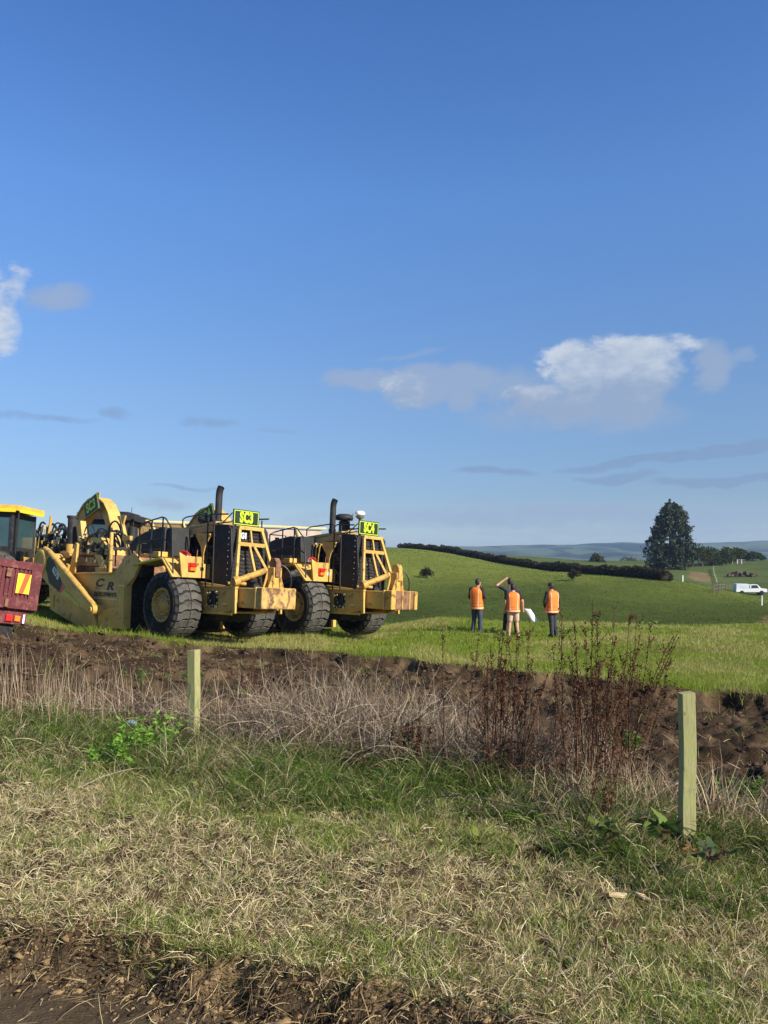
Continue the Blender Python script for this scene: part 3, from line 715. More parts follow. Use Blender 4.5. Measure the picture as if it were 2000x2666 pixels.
    def shelf(b):
        b.bb(-1.45, -.35, -1.52, -.6, 2.26, 2.36); b.bb(-.62, -.30, -1.66, -1.35, 2.28, 2.42); b.bb(-.3, .25, -1.0, -.62, 1.9, 2.2)
    part('tank_shelf', M_yel, T, shelf, .01)
    def fluff(b):
        for k in range(6): b.box((rnd.uniform(.22, .56), rnd.uniform(-1.5, -1.05), rnd.uniform(2.24, 2.34)), (rnd.uniform(.04, .11), rnd.uniform(.04, .11), rnd.uniform(.03, .08)), (rnd.random(), rnd.random(), rnd.random()))
        b.cur = 1
        for k in range(4): b.tube(curve_pts((rnd.uniform(.2, .5), rnd.uniform(-1.5, -1.1), 2.36), (.3, -1.3, 2.5), (.5, -1.4, 2.48), (rnd.uniform(.3, .6), -1.2, 2.34), 6), .02, 6)
    part('valve_block', [M_logo, M_red], T, fluff, .01)
    # ---------- bowl
    side_pts = [(-6.83, 1.43), (-5.62, 1.71), (-2.71, 1.75), (-2.08, 2.24), (-1.48, 2.35), (-1.16, 2.13), (-1.42, 1.72), (-1.74, 1.38), (-1.74, .16), (-3.30, .04), (-4.54, .02), (-6.61, .52)]
    for s in (-1, 1):
        def bs(b):
            b.prism(side_pts, s * 1.60, s * 1.66)
            b.prism([(-2.14, 2.20), (-1.50, 2.38), (-1.12, 2.14), (-1.40, 1.70), (-1.88, 1.36), (-2.26, 1.30)], s * 1.66, s * 1.72)
            b.prism([(-2.02, 1.42), (-1.70, 1.42), (-1.66, .16), (-1.84, .14)], s * 1.60, s * 1.86)
            b.prism([(-5.62, 1.70), (-2.70, 1.74), (-2.70, 1.80), (-5.62, 1.76)], s * 1.56, s * 1.74)
            b.prism([(-3.32, .62), (-2.12, .80), (-2.02, .72), (-1.98, .16), (-3.22, .08)], s * 1.66, s * 1.76)
            b.prism([(-3.58, .60), (-3.48, .60), (-3.24, .06), (-3.40, .02)], s * 1.66, s * 1.80)
            b.prism([(-6.4, 1.0), (-6.34, 1.0), (-6.34, .62), (-6.4, .62)], s * 1.66, s * 1.70)
        sd_ = part('bowl_side', M_yel, T, bs, .012)
        if s < 0:
            Mx = Matrix.Translation((0, -1.664, 0)) @ Euler((R(90), 0, 0)).to_matrix().to_4x4()
            lettering('C', M_txt, sd_, Matrix.Translation((-3.50, 0, 1.46)) @ Mx, .34, .003, .014, 1.9, .25, 'logo_letter')
            lettering('R', M_txt, sd_, Matrix.Translation((-2.84, 0, 1.37)) @ Mx, .34, .003, .014, 1.9, .25, 'logo_letter')
            b = MB(); b.bb(-3.80, -2.42, -1.668, -1.662, 1.235, 1.25); b.bb(-3.80, -2.42, -1.668, -1.662, .985, 1.0); b.build('logo_rule', M_logo, sd_)
            lettering('DEVELOPMENTS', M_txt, sd_, Matrix.Translation((-3.10, 0, 1.12)) @ Mx, .17, .003, .006, 1.05)
    def floor_(b):
        b.prism([(-6.6, .52), (-4.5, .03), (-1.8, .14), (-1.8, .20), (-4.5, .10), (-6.6, .60)], -1.6, 1.6)
        b.bb(-1.9, -1.75, -1.6, 1.6, .16, 1.75); b.bb(-1.9, -1.2, -1.6, -1.2, 1.7, 2.1); b.bb(-1.9, -1.2, 1.2, 1.6, 1.7, 2.1)
        b.bb(-1.75, .3, -.65, .65, 1.0, 1.6)
    part('bowl_floor', M_dark, T, floor_, .01)
    part('cutting_edge', M_rust, T, lambda b: (b.prism([(-4.7, .06), (-1.7, .10), (-1.7, .03), (-3.3, -.05), (-4.7, -.03)], -1.70, 1.70)), .01)
    def eject(b):
        b.prism([(-6.3, 1.95), (-6.2, 2.62), (-5.0, 2.72), (-4.6, 2.40), (-4.3, 1.9), (-4.4, 1.6), (-6.2, 1.6)], -1.15, 1.15)
        b.cur = 1
        b.bb(-6.1, -4.6, -1.19, -1.155, 2.36, 2.56); b.bb(-6.1, -4.5, -1.19, -1.155, 2.0, 2.28)
    part('apron', [M_rust, M_tan], T, eject, .02)
    def guard(b):
        b.prism([(-4.25, 1.75), (-4.55, 2.55), (-3.95, 2.5), (-3.35, 1.75)], -1.25, -1.2)
        b.prism([(-4.25, 1.75), (-4.55, 2.55), (-3.95, 2.5), (-3.35, 1.75)], 1.2, 1.25)
        b.cur = 1
        for k in range(9): b.tube([(-4.15 + .09 * k, -1.27, 1.78), (-4.42 + .07 * k, -1.27, 2.5)], .012, 4)
        for k in range(8): b.tube([(-4.3, -1.28, 1.82 + .09 * k), (-3.5 - .03 * k, -1.28, 1.82 + .09 * k)], .010, 4)
    part('ejector_guard', [M_rust, M_tan], T, guard)
    part('bowl_upright', M_yel, T, lambda b: b.prism([(-5.80, 1.74), (-5.35, 1.74), (-5.30, 2.70), (-5.42, 2.74)], -1.52, -1.44), .01)
    part('bowl_upright', M_yel, T, lambda b: b.prism([(-6.3, 1.6), (-5.7, 1.65), (-5.7, 1.8), (-6.0, 2.62), (-6.35, 2.66)], 1.44, 1.52), .01)
    part('bowl_lug', M_yel, T, lambda b: b.prism([(-5.85, 1.74), (-5.72, 1.74), (-5.62, 2.0), (-5.78, 2.05)], -1.62, -1.53), .01)
    part('bowl_step', M_yel, T, lambda b: b.bb(-4.10, -3.4, -1.5, -1.0, 1.76, 1.94), .01)
    part('apron_arm', M_yel, T, lambda b: b.prism([(-5.2, 2.95), (-4.2, 2.90), (-3.75, 2.55), (-3.70, 2.35), (-3.95, 2.35), (-4.2, 2.72), (-5.2, 2.80)], -1.35, -.7), .02)
    part('apron_brace', M_yel, T, lambda b: b.prism([(-4.35, 2.35), (-3.95, 2.35), (-3.45, 1.80), (-3.80, 1.76)], -1.42, -1.36), .01)
    part('bowl_post', M_yel, T, lambda b: b.tube([(-2.98, -1.60, 1.74), (-3.02, -1.60, 3.02)], .055, 8))
    part('bowl_strut', M_yel, T, lambda b: (b.tube([(-3.06, -1.3, 3.50), (-2.42, -1.3, 2.22)], .075, 4), b.cyl((-2.42, -1.45, 2.2), (-2.42, -1.15, 2.2), .11), b.prism([(-3.25, 3.55), (-2.75, 3.55), (-2.9, 3.2)], -1.34, -1.28), b.box((-2.62, -1.3, 2.85), (.45, .1, .14))), .01)
    part('hinge_lug', M_yel, T, lambda b: b.prism([(-1.55, 2.30), (-1.95, 2.30), (-1.75, 2.68), (-1.60, 2.68)], -1.45, -1.35), .01)
    part('push_rod', M_pink, T, lambda b: (b.tube([(-4.9, -1.3, 2.52), (-1.7, -1.3, 2.55)], .05, 10)))
    # ---------- draft arms
    for s in (-1, 1):
        def arm(b):
            ya, yb = s * 1.78, s * 1.98
            b.prism([(-7.70, 1.95), (-7.42, 2.46), (-7.10, 2.52), (-6.6, 2.28), (-3.80, .80), (-3.62, .60), (-3.80, .52), (-6.1, 1.08), (-6.75, 1.34), (-7.15, 1.55)], ya, yb)
            b.tube([(-7.25, s * 1.90, 2.52), (-6.9, s * 1.94, 2.44), (-3.75, s * 1.94, .78)], .085, 10)
            b.lathe([(0, ya * 1.0), (.42, ya), (.45, s * 1.9), (.42, s * 2.04), (.30, s * 2.06), (.28, s * 2.0), (0, s * 2.0)], (-7.32, 0, 2.06), 'y', 28)
            b.cyl((-3.72, s * 1.64, .66), (-3.72, s * 2.06, .66), .15)
            b.cyl((-3.72, s * 2.06, .66), (-3.72, s * 2.10, .66), .08)
        am = part('draft_arm', M_yel, T, arm, .015); am.location = (.55, 0, 0)
        if s < 0:
            b = MB(); b.prism([(-7.02, 2.02), (-6.72, 2.28), (-6.48, 2.16), (-5.76, 1.40), (-5.90, 1.12), (-6.66, 1.40)], -1.990, -1.982); b.build('number_patch', M_txt, am)
            b = MB(); b.prism([(-5.76, 1.42), (-5.55, 1.28), (-5.86, 1.09), (-6.14, 1.14)], -1.9895, -1.9825); b.build('red_flash', M_red, am)
            b = MB(); b.prism([(-5.62, 1.10), (-5.58, 1.20), (-4.58, .80), (-4.60, .68)], -1.992, -1.984); b.build('reflective_tape', M_limed, am)
            lettering('627B', M_logo, am, Matrix.Translation((-6.22, -1.994, 1.72)) @ Euler((R(90), 0, 0)).to_matrix().to_4x4() @ Euler((0, 0, R(-36))).to_matrix().to_4x4(), .30, .003, .010, .85)
    part('cross_tube', M_yel, T, lambda b: b.cyl((-6.77, -1.8, 2.06), (-6.77, 1.8, 2.06), .33, 24))
    # ---------- gooseneck arch with its sign
    gx = -.0
    outer = [(-8.60, 2.40), (-8.62, 3.20), (-8.2, 3.66), (-7.62, 4.20), (-7.25, 4.38), (-6.90, 4.44), (-6.5, 4.38), (-6.12, 4.18), (-5.82, 3.88), (-5.56, 3.40), (-5.30, 2.80), (-5.10, 2.20)]
    inner = [(-5.48, 2.20), (-5.68, 2.74), (-5.92, 3.28), (-6.2, 3.70), (-6.5, 3.92), (-6.85, 3.98), (-7.2, 3.90), (-7.55, 3.66), (-7.95, 3.30), (-8.1, 3.0), (-8.1, 2.40)]
    def goose(b):
        b.prism(outer + inner, -.17, .17)
        b.prism([(p[0], p[1] + .03) for p in outer[2:10]] + [(p[0], p[1] - .06) for p in outer[2:10]][::-1], -.23, .23)
        b.bb(-8.9, -8.0, -.5, .5, 2.2, 3.0); b.prism([(-7.4, 4.33), (-7.0, 4.43), (-6.95, 4.66), (-7.05, 4.66)], .05, .09)
    part('gooseneck', M_yel, T, goose, .03)
    Mg = Matrix.Translation((-6.62, -.40, 4.10)) @ Euler((0, R(-21), 0)).to_matrix().to_4x4()
    b = MB(); b.bb(-.50, .50, -.02, .02, -.30, .30); b.cur = 1
    for (x0, x1, z0, z1) in ((-.48, .48, .265, .282), (-.48, .48, -.282, -.265), (-.48, -.463, -.265, .265), (.463, .48, -.265, .265)): b.bb(x0, x1, -.026, -.0195, z0, z1)
    b.v = [tuple(Mg @ Vector(v)) for v in b.v]; g2 = b.build('sign_board', [M_sign, M_lime], T)
    lettering(txt, M_lime, g2, Mg @ Matrix.Translation((0, -.028, 0)) @ Euler((R(90), 0, 0)).to_matrix().to_4x4(), .46, .004, .018, .80, space=1.06)
    def bowlhose(b):
        for k in range(9):
            x0 = rnd.uniform(-5.6, -3.4); z0 = rnd.uniform(2.3, 3.0)
            b.tube(curve_pts((x0, -1.32, z0), (x0 + .1, -1.4, z0 + rnd.uniform(.3, .8)), (x0 + rnd.uniform(.5, 1.2), -1.3, z0 + rnd.uniform(.2, .8)), (x0 + rnd.uniform(.6, 1.5), -1.3, rnd.uniform(1.9, 2.7)), 9), rnd.choice((.022, .03, .036)), 6)
        b.cur = 1
        for k in range(14):
            s = rnd.uniform(.04, .10); b.box((rnd.uniform(-5.6, -3.0), rnd.uniform(-1.45, -1.32), rnd.uniform(2.1, 3.1)), (s, .08, s * rnd.uniform(.6, 2.4)), (0, rnd.random(), 0))
        b.cur = 2
        for k in range(10):
            s = rnd.uniform(.08, .2); b.box((rnd.uniform(-5.6, -3.0), rnd.uniform(-1.40, -1.25), rnd.uniform(2.0, 2.9)), (s, .1, s), (0, rnd.random() * .5, 0))
    part('hose_run', [M_hose, M_bolt, M_blk], T, bowlhose)
    # ---------- hoses, pipes at the hitch
    def hoses(b):
        for k in range(15):
            x0 = rnd.uniform(-9.3, -7.4); x1 = x0 + rnd.uniform(.5, 1.6); y = rnd.uniform(-1.15, -.4); zt = rnd.uniform(3.3, 3.85)
            b.tube(curve_pts((x0, y, rnd.uniform(2.2, 2.9)), (x0, y, zt), (x1, y - .1, zt), (x1, y + .1, rnd.uniform(2.1, 3.0)), 10), rnd.choice((.028, .035, .045)), 7)
        for k in range(5):
            x0 = -5.6 + .25 * k
            b.tube(curve_pts((x0, -.9, 2.6), (x0, -.9, 3.4), (x0 + 1.4, -1.0, 3.3), (x0 + 1.6, -1.0, 2.5), 8), .03, 6)
        b.tube([(-9.1, -1.0, 2.2), (-9.0, -1.0, 3.4)], .04, 6)
    part('hose_bundle', M_hose, T, hoses)
    def hitch(b):
        b.bb(-9.2, -8.0, -.85, .85, 1.4, 2.3); b.bb(-9.0, -7.4, -.5, .5, 2.2, 2.7)
        b.cur = 1
        for k in range(34):
            s = rnd.uniform(.05, .22); b.box((rnd.uniform(-9.2, -7.5), rnd.uniform(-1.15, -.75), rnd.uniform(1.9, 3.25)), (s, .12, s * rnd.uniform(.5, 1.5)), (0, rnd.random(), 0))
        b.cur = 2
        for k in range(22):
            s = rnd.uniform(.03, .10); b.box((rnd.uniform(-9.1, -7.5), rnd.uniform(-1.25, -1.05), rnd.uniform(1.9, 3.35)), (s, .1, s * rnd.uniform(.6, 3.5)), (0, rnd.random() * .4, 0))
        b.cur = 3
        b.tube([(-8.2, -1.12, 2.9), (-8.05, -1.12, 3.72)], .05, 6); b.tube([(-9.15, -1.1, 1.9), (-9.05, -1.1, 3.0)], .05, 6); b.tube([(-8.9, -1.1, 3.05), (-7.5, -1.15, 3.15)], .035, 6)
        b.tube([(-8.4, -1.12, 1.7), (-8.3, -1.12, 2.6)], .07, 4); b.bb(-8.1, -7.6, -1.2, -1.0, 1.9, 2.4)
    part('hitch', [M_dark, M_blk, M_bolt, M_yel], T, hitch, .01)
    def cyls(b):
        b.cyl((-6.35, -1.15, 2.72), (-6.42, -1.15, 3.66), .16, 18); b.cyl((-6.42, -1.15, 3.60), (-6.42, -1.15, 3.68), .19, 18)
    part('lift_cylinder', M_blk, T, cyls); part('lift_cylinder', M_blk, T, lambda b: b.cyl((-6.5, 1.15, 2.6), (-6.5, 1.15, 3.5), .16, 18))
    def cylb(b):
        b.cyl((-6.35, -1.15, 2.4), (-6.35, -1.15, 2.72), .20, 14); b.bb(-6.9, -6.2, -1.3, -1.0, 2.25, 2.48); b.prism([(-6.1, 3.4), (-5.8, 3.5), (-5.6, 2.9), (-5.9, 2.85)], -1.2, -1.0)
    part('cylinder_mount', M_yel, T, cylb, .01)
    # ---------- front tractor, steered towards the near side
    Mt = Matrix.Translation((-10.1, 0, 0)) @ Matrix.Rotation(R(40), 4, 'Z')
    for sd2 in (-1, 1):
        wh = wheel(T, (0, 0, 0), sd2, 1.03); wh.matrix_local = Mt @ Matrix.Translation((-1.6, sd2 * 1.335, 1.45))
    def trac(b):
        b.bb(-5.0, .6, -.7, .7, 1.3, 2.3); b.bb(-5.2, -3.2, -.65, .65, 2.2, 3.1)
    part('tractor_body', M_yel, T, trac, .04).matrix_local = Mt
    roofm = M_ycab if var == 3 else M_blk
    x0, x1 = -3.0, -1.15
    def cab(b):
        for x in (x0 + .05, x1 - .05):
            for y in (-.85, .85): b.box((x, y, 3.2), (.12, .12, 1.45))
        b.bb(x0, x1, -.9, .9, 2.2, 2.66); b.bb(x0, x1, -.86, .86, 3.74, 3.92); b.bb(x1 - .06, x1, -.86, -.55, 2.6, 3.8)
        b.cur = 1; b.bb(x0 + .5, x0 + 1.0, -.3, .3, 2.6, 3.25); b.tube([(x0 + .3, -.5, 2.6), (x0 + .4, -.5, 3.3)], .03, 6)
    cb = part('cab', [M_blk, M_dark], T, cab, .03); cb.matrix_local = Mt
    def gl(b):
        b.bb(x0 + .1, x1 - .1, -.865, -.86, 2.66, 3.74); b.bb(x0 + .1, x1 - .1, .86, .865, 2.66, 3.74); b.bb(x1 - .03, x1 - .02, -.56, .8, 2.66, 3.74)
    part('cab_glass', M_glass2, cb, gl)
    def rf(b):
        b.bb(x0 - .2, x1 + .25, -1.05, 1.05, 3.98, 4.18)
        b.cur = 1; b.bb(x0 - .1, x1 + .15, -1.065, -1.052, 3.92, 4.04); b.bb(x1 + .252, x1 + .262, -.95, .95, 3.92, 4.04)
        if var == 4:
            b.cur = 0; b.bb(x0 + .2, x1 - .1, -.7, .7, 4.18, 4.30); b.cyl((x0 + .8, .2, 4.3), (x0 + .8, .2, 4.46), .22, 16); b.bb(x0, x0 + .4, -.5, .5, 4.18, 4.27)
            b.bb(x0 + .3, x0 + .7, -.8, -.5, 4.18, 4.36); b.tube([(x1, -.6, 4.2), (x1, -.6, 4.5)], .012, 5)
    part('cab_roof', [roofm, M_chevy if var == 3 else M_blk], cb, rf, .03)
    def beacon(b): b.cyl((x0 + .25, -.4, 4.3), (x0 + .25, -.4, 4.55), .07, 10)
    if var == 4: part('beacon', M_orange, cb, beacon)
    def cabx(b):
        b.tube([(x1 + .15, -.9, 2.4), (x1 + .2, -.9, 3.9)], .03, 6); b.bb(x1 - .05, x1 + .35, -.9, -.2, 1.9, 2.5); b.tube([(x1 + .12, -.8, 2.4), (x1 + .17, -.8, 3.9)], .02, 6)
    part('cab_step', M_rail, cb, cabx)
    return T
G_SC = 'twin engined wheel scrapers parked side by side'
S3 = scraper((-6.25 + 1.725 * .669, 22.3 + 1.725 * .743, -.16), R(-42), R(-3.5), 'SC3', 3, 'dirty yellow wheel scraper with the SC3 sign, in front next to the red truck', G_SC)
S4 = scraper((-2.88 + 1.725 * .669, 25.0 + 1.725 * .743, -.35), R(-42), R(-3.5), 'SC4', 4, 'yellow wheel scraper with the SC4 sign and a white dome antenna', G_SC)

# ---------- long mesh-sided earthmover behind the scrapers
def hauler():
    a = Vector(((290 - CX) / F * 33, 33, 0)); b_ = Vector(((846 - CX) / F * 38, 38, 0)); d = (b_ - a); L = d.length
    za, zb = ZC + 98 / F * 33, ZC + 74 / F * 38
    T = empty('earthmover_body', (a.x, a.y, 0), (0, -math.atan2(zb - za, L), math.atan2(d.y, d.x)), 'long yellow earthmover with mesh guard rails, behind the scrapers', 'earthmover')
    H = za
    def rail(b):
        b.tube([(0, 0, H), (L, 0, H)], .055, 4); b.tube([(0, 0, H - .78), (3.4, 0, H - .78)], .06, 4)
        for x, dx in ((.35, .32), (1.55, .32), (2.9, .3), (4.4, .3), (6.2, .3), (8.2, .3)): b.tube([(x, -.01, H), (x + dx, -.01, H - .80)], .05, 4)
    part('guard_rail', M_yel3, T, rail, .008)
    def mesh(b):
        b.bb(.6, 4.6, .10, .13, H - .75, H - .08)
        b.cur = 1
        for k in range(20): b.box((2.6, .08, H - .72 + .034 * k), (4.0, .02, .012))
        for k in range(56): b.box((.64 + .072 * k, .075, H - .42), (.012, .02, .66), (0, .2, 0))
    part('mesh_guard', [M_rust, M_tan], T, mesh)
    part('side_plate', M_pink, T, lambda b: b.bb(4.7, L - .2, .10, .16, H - .9, H - .08), .01)
    part('chassis', M_dark, T, lambda b: (b.bb(.2, L, .3, 1.8, .9, H - .8), b.bb(0, L, .2, 2.4, 1.0, 1.6)), .03)
    for x in (1.2, L - 1.2):
        for y in (.3, 2.2): wheel(T, (x, y, .95), -1 if y < 1 else 1, .93, .6)
    return T
hauler()

# ---------- red tipper truck, tailgate towards us
def truck():
    rz, rl = R(46), R(9.0); tgt = Vector((-888 / F * 17.4, 17.4, ZC - 22 / F * 17.4))
    M = Matrix.Rotation(rz, 4, 'Z') @ Matrix.Rotation(rl, 4, 'Y'); off = M @ Vector((1.25, 0, 2.02)); o = tgt - off
    T = empty('tipper_truck', o, (0, rl, rz), 'red tipper truck with a dented tailgate, tilted at the left edge', 'truck')
    def tray(b):
        b.bb(-1.25, -1.17, .06, 4.6, 1.02, 1.98); b.bb(1.17, 1.25, .06, 4.6, 1.02, 1.98); b.bb(-1.2, 1.2, .06, 4.6, .96, 1.04); b.bb(-1.2, 1.2, 4.52, 4.6, 1.02, 2.2)
        b.bb(1.25, 1.30, .1, 4.6, 1.86, 1.96)
        for k in range(6): b.bb(1.25, 1.30, .5 + .75 * k, .58 + .75 * k, 1.02, 1.86)
    part('tray', M_maroon, T, tray, .012)
    def gate(b):
        b.bb(-1.25, 1.25, 0, .05, 1.04, 2.02)
        b.bb(-1.25, 1.25, -.05, 0, 1.88, 2.03); b.bb(-1.25, 1.25, -.05, 0, 1.03, 1.26)
        for x in (-1.25, -.5, .30, 1.02): b.bb(x, x + (.23 if x > 1 or x < -1 else .05), -.05, 0, 1.26, 1.88)
        for k in range(28): b.bb(-1.24 + .088 * k, -1.19 + .088 * k, -.03, -.012, 1.26, 1.88)
        rr = random.Random(2)
        for k in range(30): b.box((rr.uniform(-1.2, 1.2), -.02, 2.03), (rr.uniform(.04, .12), .05, rr.uniform(.01, .035)), (0, rr.uniform(-.2, .2), 0))
    g = part('tailgate', M_maroon, T, gate, .012)
    def st(b):
        b.bb(.74, 1.02, -.062, -.052, 1.36, 1.78)
        b.cur = 1; b.prism([(.80, 1.36), (.90, 1.36), (1.0, 1.78), (.89, 1.78)], -.066, -.060)
    part('chevron_plate', [M_chevy, M_chevr], g, st)
    part('latch', M_rust, g, lambda b: (b.bb(.55, .62, -.10, -.04, 1.05, 1.22), b.bb(.50, .60, -.08, -.04, 1.68, 1.86)), .01)
    part('number_decal', M_white, g, lambda b: b.bb(-.02, .08, -.062, -.052, 1.36, 1.46))
    part('bumper', M_maroon, T, lambda b: (b.bb(-1.1, 1.08, .05, .12, .70, .97), b.bb(1.02, 1.08, .0, .1, .72, .96)), .01)
    part('tail_lamp', M_red, T, lambda b: b.bb(.66, .80, .01, .05, .76, .90), .01); part('indicator_lamp', M_orange, T, lambda b: b.bb(.84, .96, .01, .05, .77, .89), .01)
    part('marker_plate', M_white, T, lambda b: b.bb(1.0, 1.04, -.01, .05, .74, .93))
    part('chassis', M_dark, T, lambda b: (b.bb(-.5, -.35, .2, 7.4, .6, .95), b.bb(.35, .5, .2, 7.4, .6, .95), b.bb(-1.0, 1.0, .9, 1.3, .35, .6), b.bb(-.9, .9, .15, .2, .3, .7)), .01)
    for y in (1.1, 6.3):
        for x in (-.95, .95):
            w_ = empty('wheel', (x, y, .42)); w_.parent = T
            b = MB(); b.lathe([(.25, -.14), (.36, -.16), (.44, -.12), (.44, .12), (.36, .16), (.25, .14)], axis='x', n=32); b.build('tyre', M_tyre, w_)
            b = MB(); b.lathe([(.26, .12), (.2, .10), (.1, .04), (0, .06)], axis='x', n=24); b.lathe([(.26, -.12), (.1, -.04), (0, -.04)], axis='x', n=24); b.build('rim', M_steel, w_)
    def cab(b):
        b.bb(-1.15, 1.15, 5.0, 6.9, .7, 2.9); b.cur = 1; b.bb(-.8, .8, 4.985, 5.0, 2.0, 2.7)
    part('cab', [M_maroon, M_glass], T, cab, .08)
truck()

# ---------- distant white pickup
def ute():
    p = on_ground(1953, 1548, 100, 170); sc_ = 1.05
    T = empty('pickup_truck', p, (0, 0, R(-8)), 'small white pickup with a boxy canopy, parked far off at the right', 'pickup')
    def body(b):
        b.prism([(-2.55, .45), (-2.55, 1.02), (-.35, 1.02), (-.2, 1.75), (.95, 1.78), (1.55, 1.12), (2.55, 1.02), (2.6, .45)], -.9, .9)
    part('body', M_white, T, body, .05)
    part('canopy', pmat('canopy_white', (.62, .68, .76), .5, 0, .1, 2.0), T, lambda b: b.prism([(-2.5, 1.03), (-2.5, 1.9), (-.45, 1.86), (-.42, 1.03)], -.86, .86), .05)
    part('window', M_glass, T, lambda b: b.prism([(-.08, 1.12), (-.02, 1.66), (.88, 1.68), (1.2, 1.15)], -.91, -.905))
    part('window', M_glass, T, lambda b: b.prism([(-.08, 1.12), (-.02, 1.66), (.88, 1.68), (1.2, 1.15)], .905, .91))
    for x in (-1.6, 1.65):
        for y in (-.82, .82):
            b = MB(); b.lathe([(.0, -.11), (.24, -.11), (.37, -.1), (.37, .1), (.24, .11), (0, .11)], (x, y, .37), 'y', 20); b.build('wheel', M_tyre, T)
ute()

# ================================================================== PEOPLE
SKIN = pmat('skin', (.50, .27, .18), .55, 0, .08, 6.0); HAIR = pmat('dark_hair', (.02, .015, .012), .6, 0, .3, 20.0)
NAVY = pmat('navy_denim', (.035, .05, .085), .8, 0, .25, 8.0); BLACKC = pmat('black_cloth', (.014, .015, .018), .85, 0, .3, 8.0)
CHAR = pmat('charcoal_cloth', (.035, .038, .045), .85, 0, .25, 8.0); KHAKI = pmat('pale_khaki', (.52, .36, .26), .85, 0, .12, 8.0)
BOOT = pmat('tan_boots', (.36, .25, .13), .8, 0, .2, 8.0); BOOTD = pmat('dark_boots', (.03, .028, .025), .7, 0, .2, 8.0)
ORA = pmat('hi_vis_orange', (.95, .20, .02), .7, 0, .10, 7.0, bump=.3, bscale=12); STRIP = pmat('reflective_strip', (.85, .48, .30), .5, 0, .08, 10.0); STRD = pmat('orange_seam', (.60, .08, .01), .7, 0, .1, 8.0)
PAPER = pmat('white_paper', (.80, .82, .86), .7, 0, .03, 3.0)
def capsule(b, p0, p1, r0, r1, sq=1.0, n=14):
    p0, p1 = Vector(p0), Vector(p1); t = (p1 - p0).normalized(); path = []; rad = []
    for k in range(4): a = math.pi / 2 * k / 4; path.append(p0 - t * r0 * math.cos(a)); rad.append(max(r0 * math.sin(a), .002))
    path.append(p0); rad.append(r0); path.append(p1); rad.append(r1)
    for k in range(1, 5): a = math.pi / 2 * k / 4; path.append(p1 + t * r1 * math.sin(a)); rad.append(max(r1 * math.cos(a), .002))
    b.tube(path, rad, n)
def person(spec, loc, rz, label, group):
    """local: x to the person's right when rz = 0 and facing +y"""
    J = spec['J']; mats = spec['mats']; prims = []
    def add(a, c, r0, r1, mi): prims.append((Vector(a), Vector(c), r0, r1, mi))
    H_ = J['head']; hd = spec.get('look', 0.0)
    # torso, pelvis
    sh = J['chest']; pv = J['pelvis']
    add(pv, (Vector(pv) + Vector(sh)) / 2, .135, .125, 1); 
    for sx in (-1, 1):
        add(Vector(pv) + Vector((sx * .07, 0, -.02)), Vector(pv) + Vector((sx * .06, 0, .12)), .12, .115, 2)
        add(Vector(pv) + Vector((sx * .06, 0, .12)), Vector(sh) + Vector((sx * .08, 0, .0)), .115, .125, 1)
        S = Vector(J['shL' if sx < 0 else 'shR']); E = Vector(J['elL' if sx < 0 else 'elR']); Wp = Vector(J['wrL' if sx < 0 else 'wrR'])
        add(Vector(sh) + Vector((sx * .05, 0, .06)), S, .095, .078, 1)
        sl = spec.get('sleeve', 'long')
        if sl == 'long': add(S, E, .070, .052, 1); add(E, Wp, .050, .038, 1)
        else: m_ = S.lerp(E, .62); add(S, m_, .074, .062, 1); add(m_, E, .050, .045, 0); add(E, Wp, .045, .030, 0)
        # hand: palm, four fingers, thumb
        d = (Wp - E).normalized(); up = Vector(spec.get('handn' + ('L' if sx < 0 else 'R'), (0, 1, 0))); side = d.cross(up).normalized()
        pc = Wp + d * .075; add(Wp, pc, .028, .032, 0)
        for k, ln in enumerate((.062, .072, .068, .052)):
            base = pc + side * (.030 - .020 * k); mid = base + d * ln * .6 + up * .010; add(base, mid, .0100, .0095, 0); add(mid, mid + d * ln * .4 + up * .022, .0095, .0080, 0)
        tb = Wp + d * .03 + side * .028; add(tb, tb + d * .035 + side * .028, .012, .010, 0); add(tb + d * .035 + side * .028, tb + d * .062 + side * .026 + up * .01, .010, .009, 0)
        Hp = Vector(J['hipL' if sx < 0 else 'hipR']); K = Vector(J['knL' if sx < 0 else 'knR']); A_ = Vector(J['anL' if sx < 0 else 'anR'])
        if spec.get('shorts'):
            m_ = Hp.lerp(K, .86); add(Hp, m_, .108, .092, 2); add(m_, K, .060, .056, 0); add(K, K.lerp(A_, .35), .055, .060, 0); add(K.lerp(A_, .35), A_ + Vector((0, 0, .05)), .060, .040, 0)
            add(A_ + Vector((0, 0, .10)), A_, .055, .055, 3)
        else: add(Hp, K, .105, .080, 2); add(K, A_ + Vector((0, 0, .02)), .078, .066, 2)
        tz = Vector(spec.get('toe', (0, 1, 0))); add(A_ + Vector((0, 0, -.03)) - tz * .05, A_ + tz * .15 + Vector((0, 0, -.04)), .050, .042, 3)
    nk = Vector(sh) + Vector((0, 0, .14)); add(nk, Vector(H_) + Vector((0, 0, -.09)), .062, .056, 0)
    b = MB()
    for (a, c, r0, r1, mi) in prims: capsule(b, a, c, r0, r1)
    # head with nose, brow, ears and chin, turned by hd
    Mh = Matrix.Translation(H_) @ Matrix.Rotation(hd, 4, 'Z'); hb = MB()
    hb.lathe([(0.002, -.125), (.035, -.120), (.058, -.095), (.070, -.05), (.078, .0), (.080, .04), (.072, .08), (.048, .108), (.002, .118)], (0, 0, 0), 'z', 20)
    hb.v = [(x * .93, y * 1.16 + (.012 if z < -.06 else 0), z) for x, y, z in hb.v]
    hb.prism([(.085, -.035), (.118, -.03), (.088, .015)], -.012, .012, 'x')
    hb.box((0, .084, -.065), (.045, .02, .016)); hb.box((0, .082, .030), (.09, .02, .014))
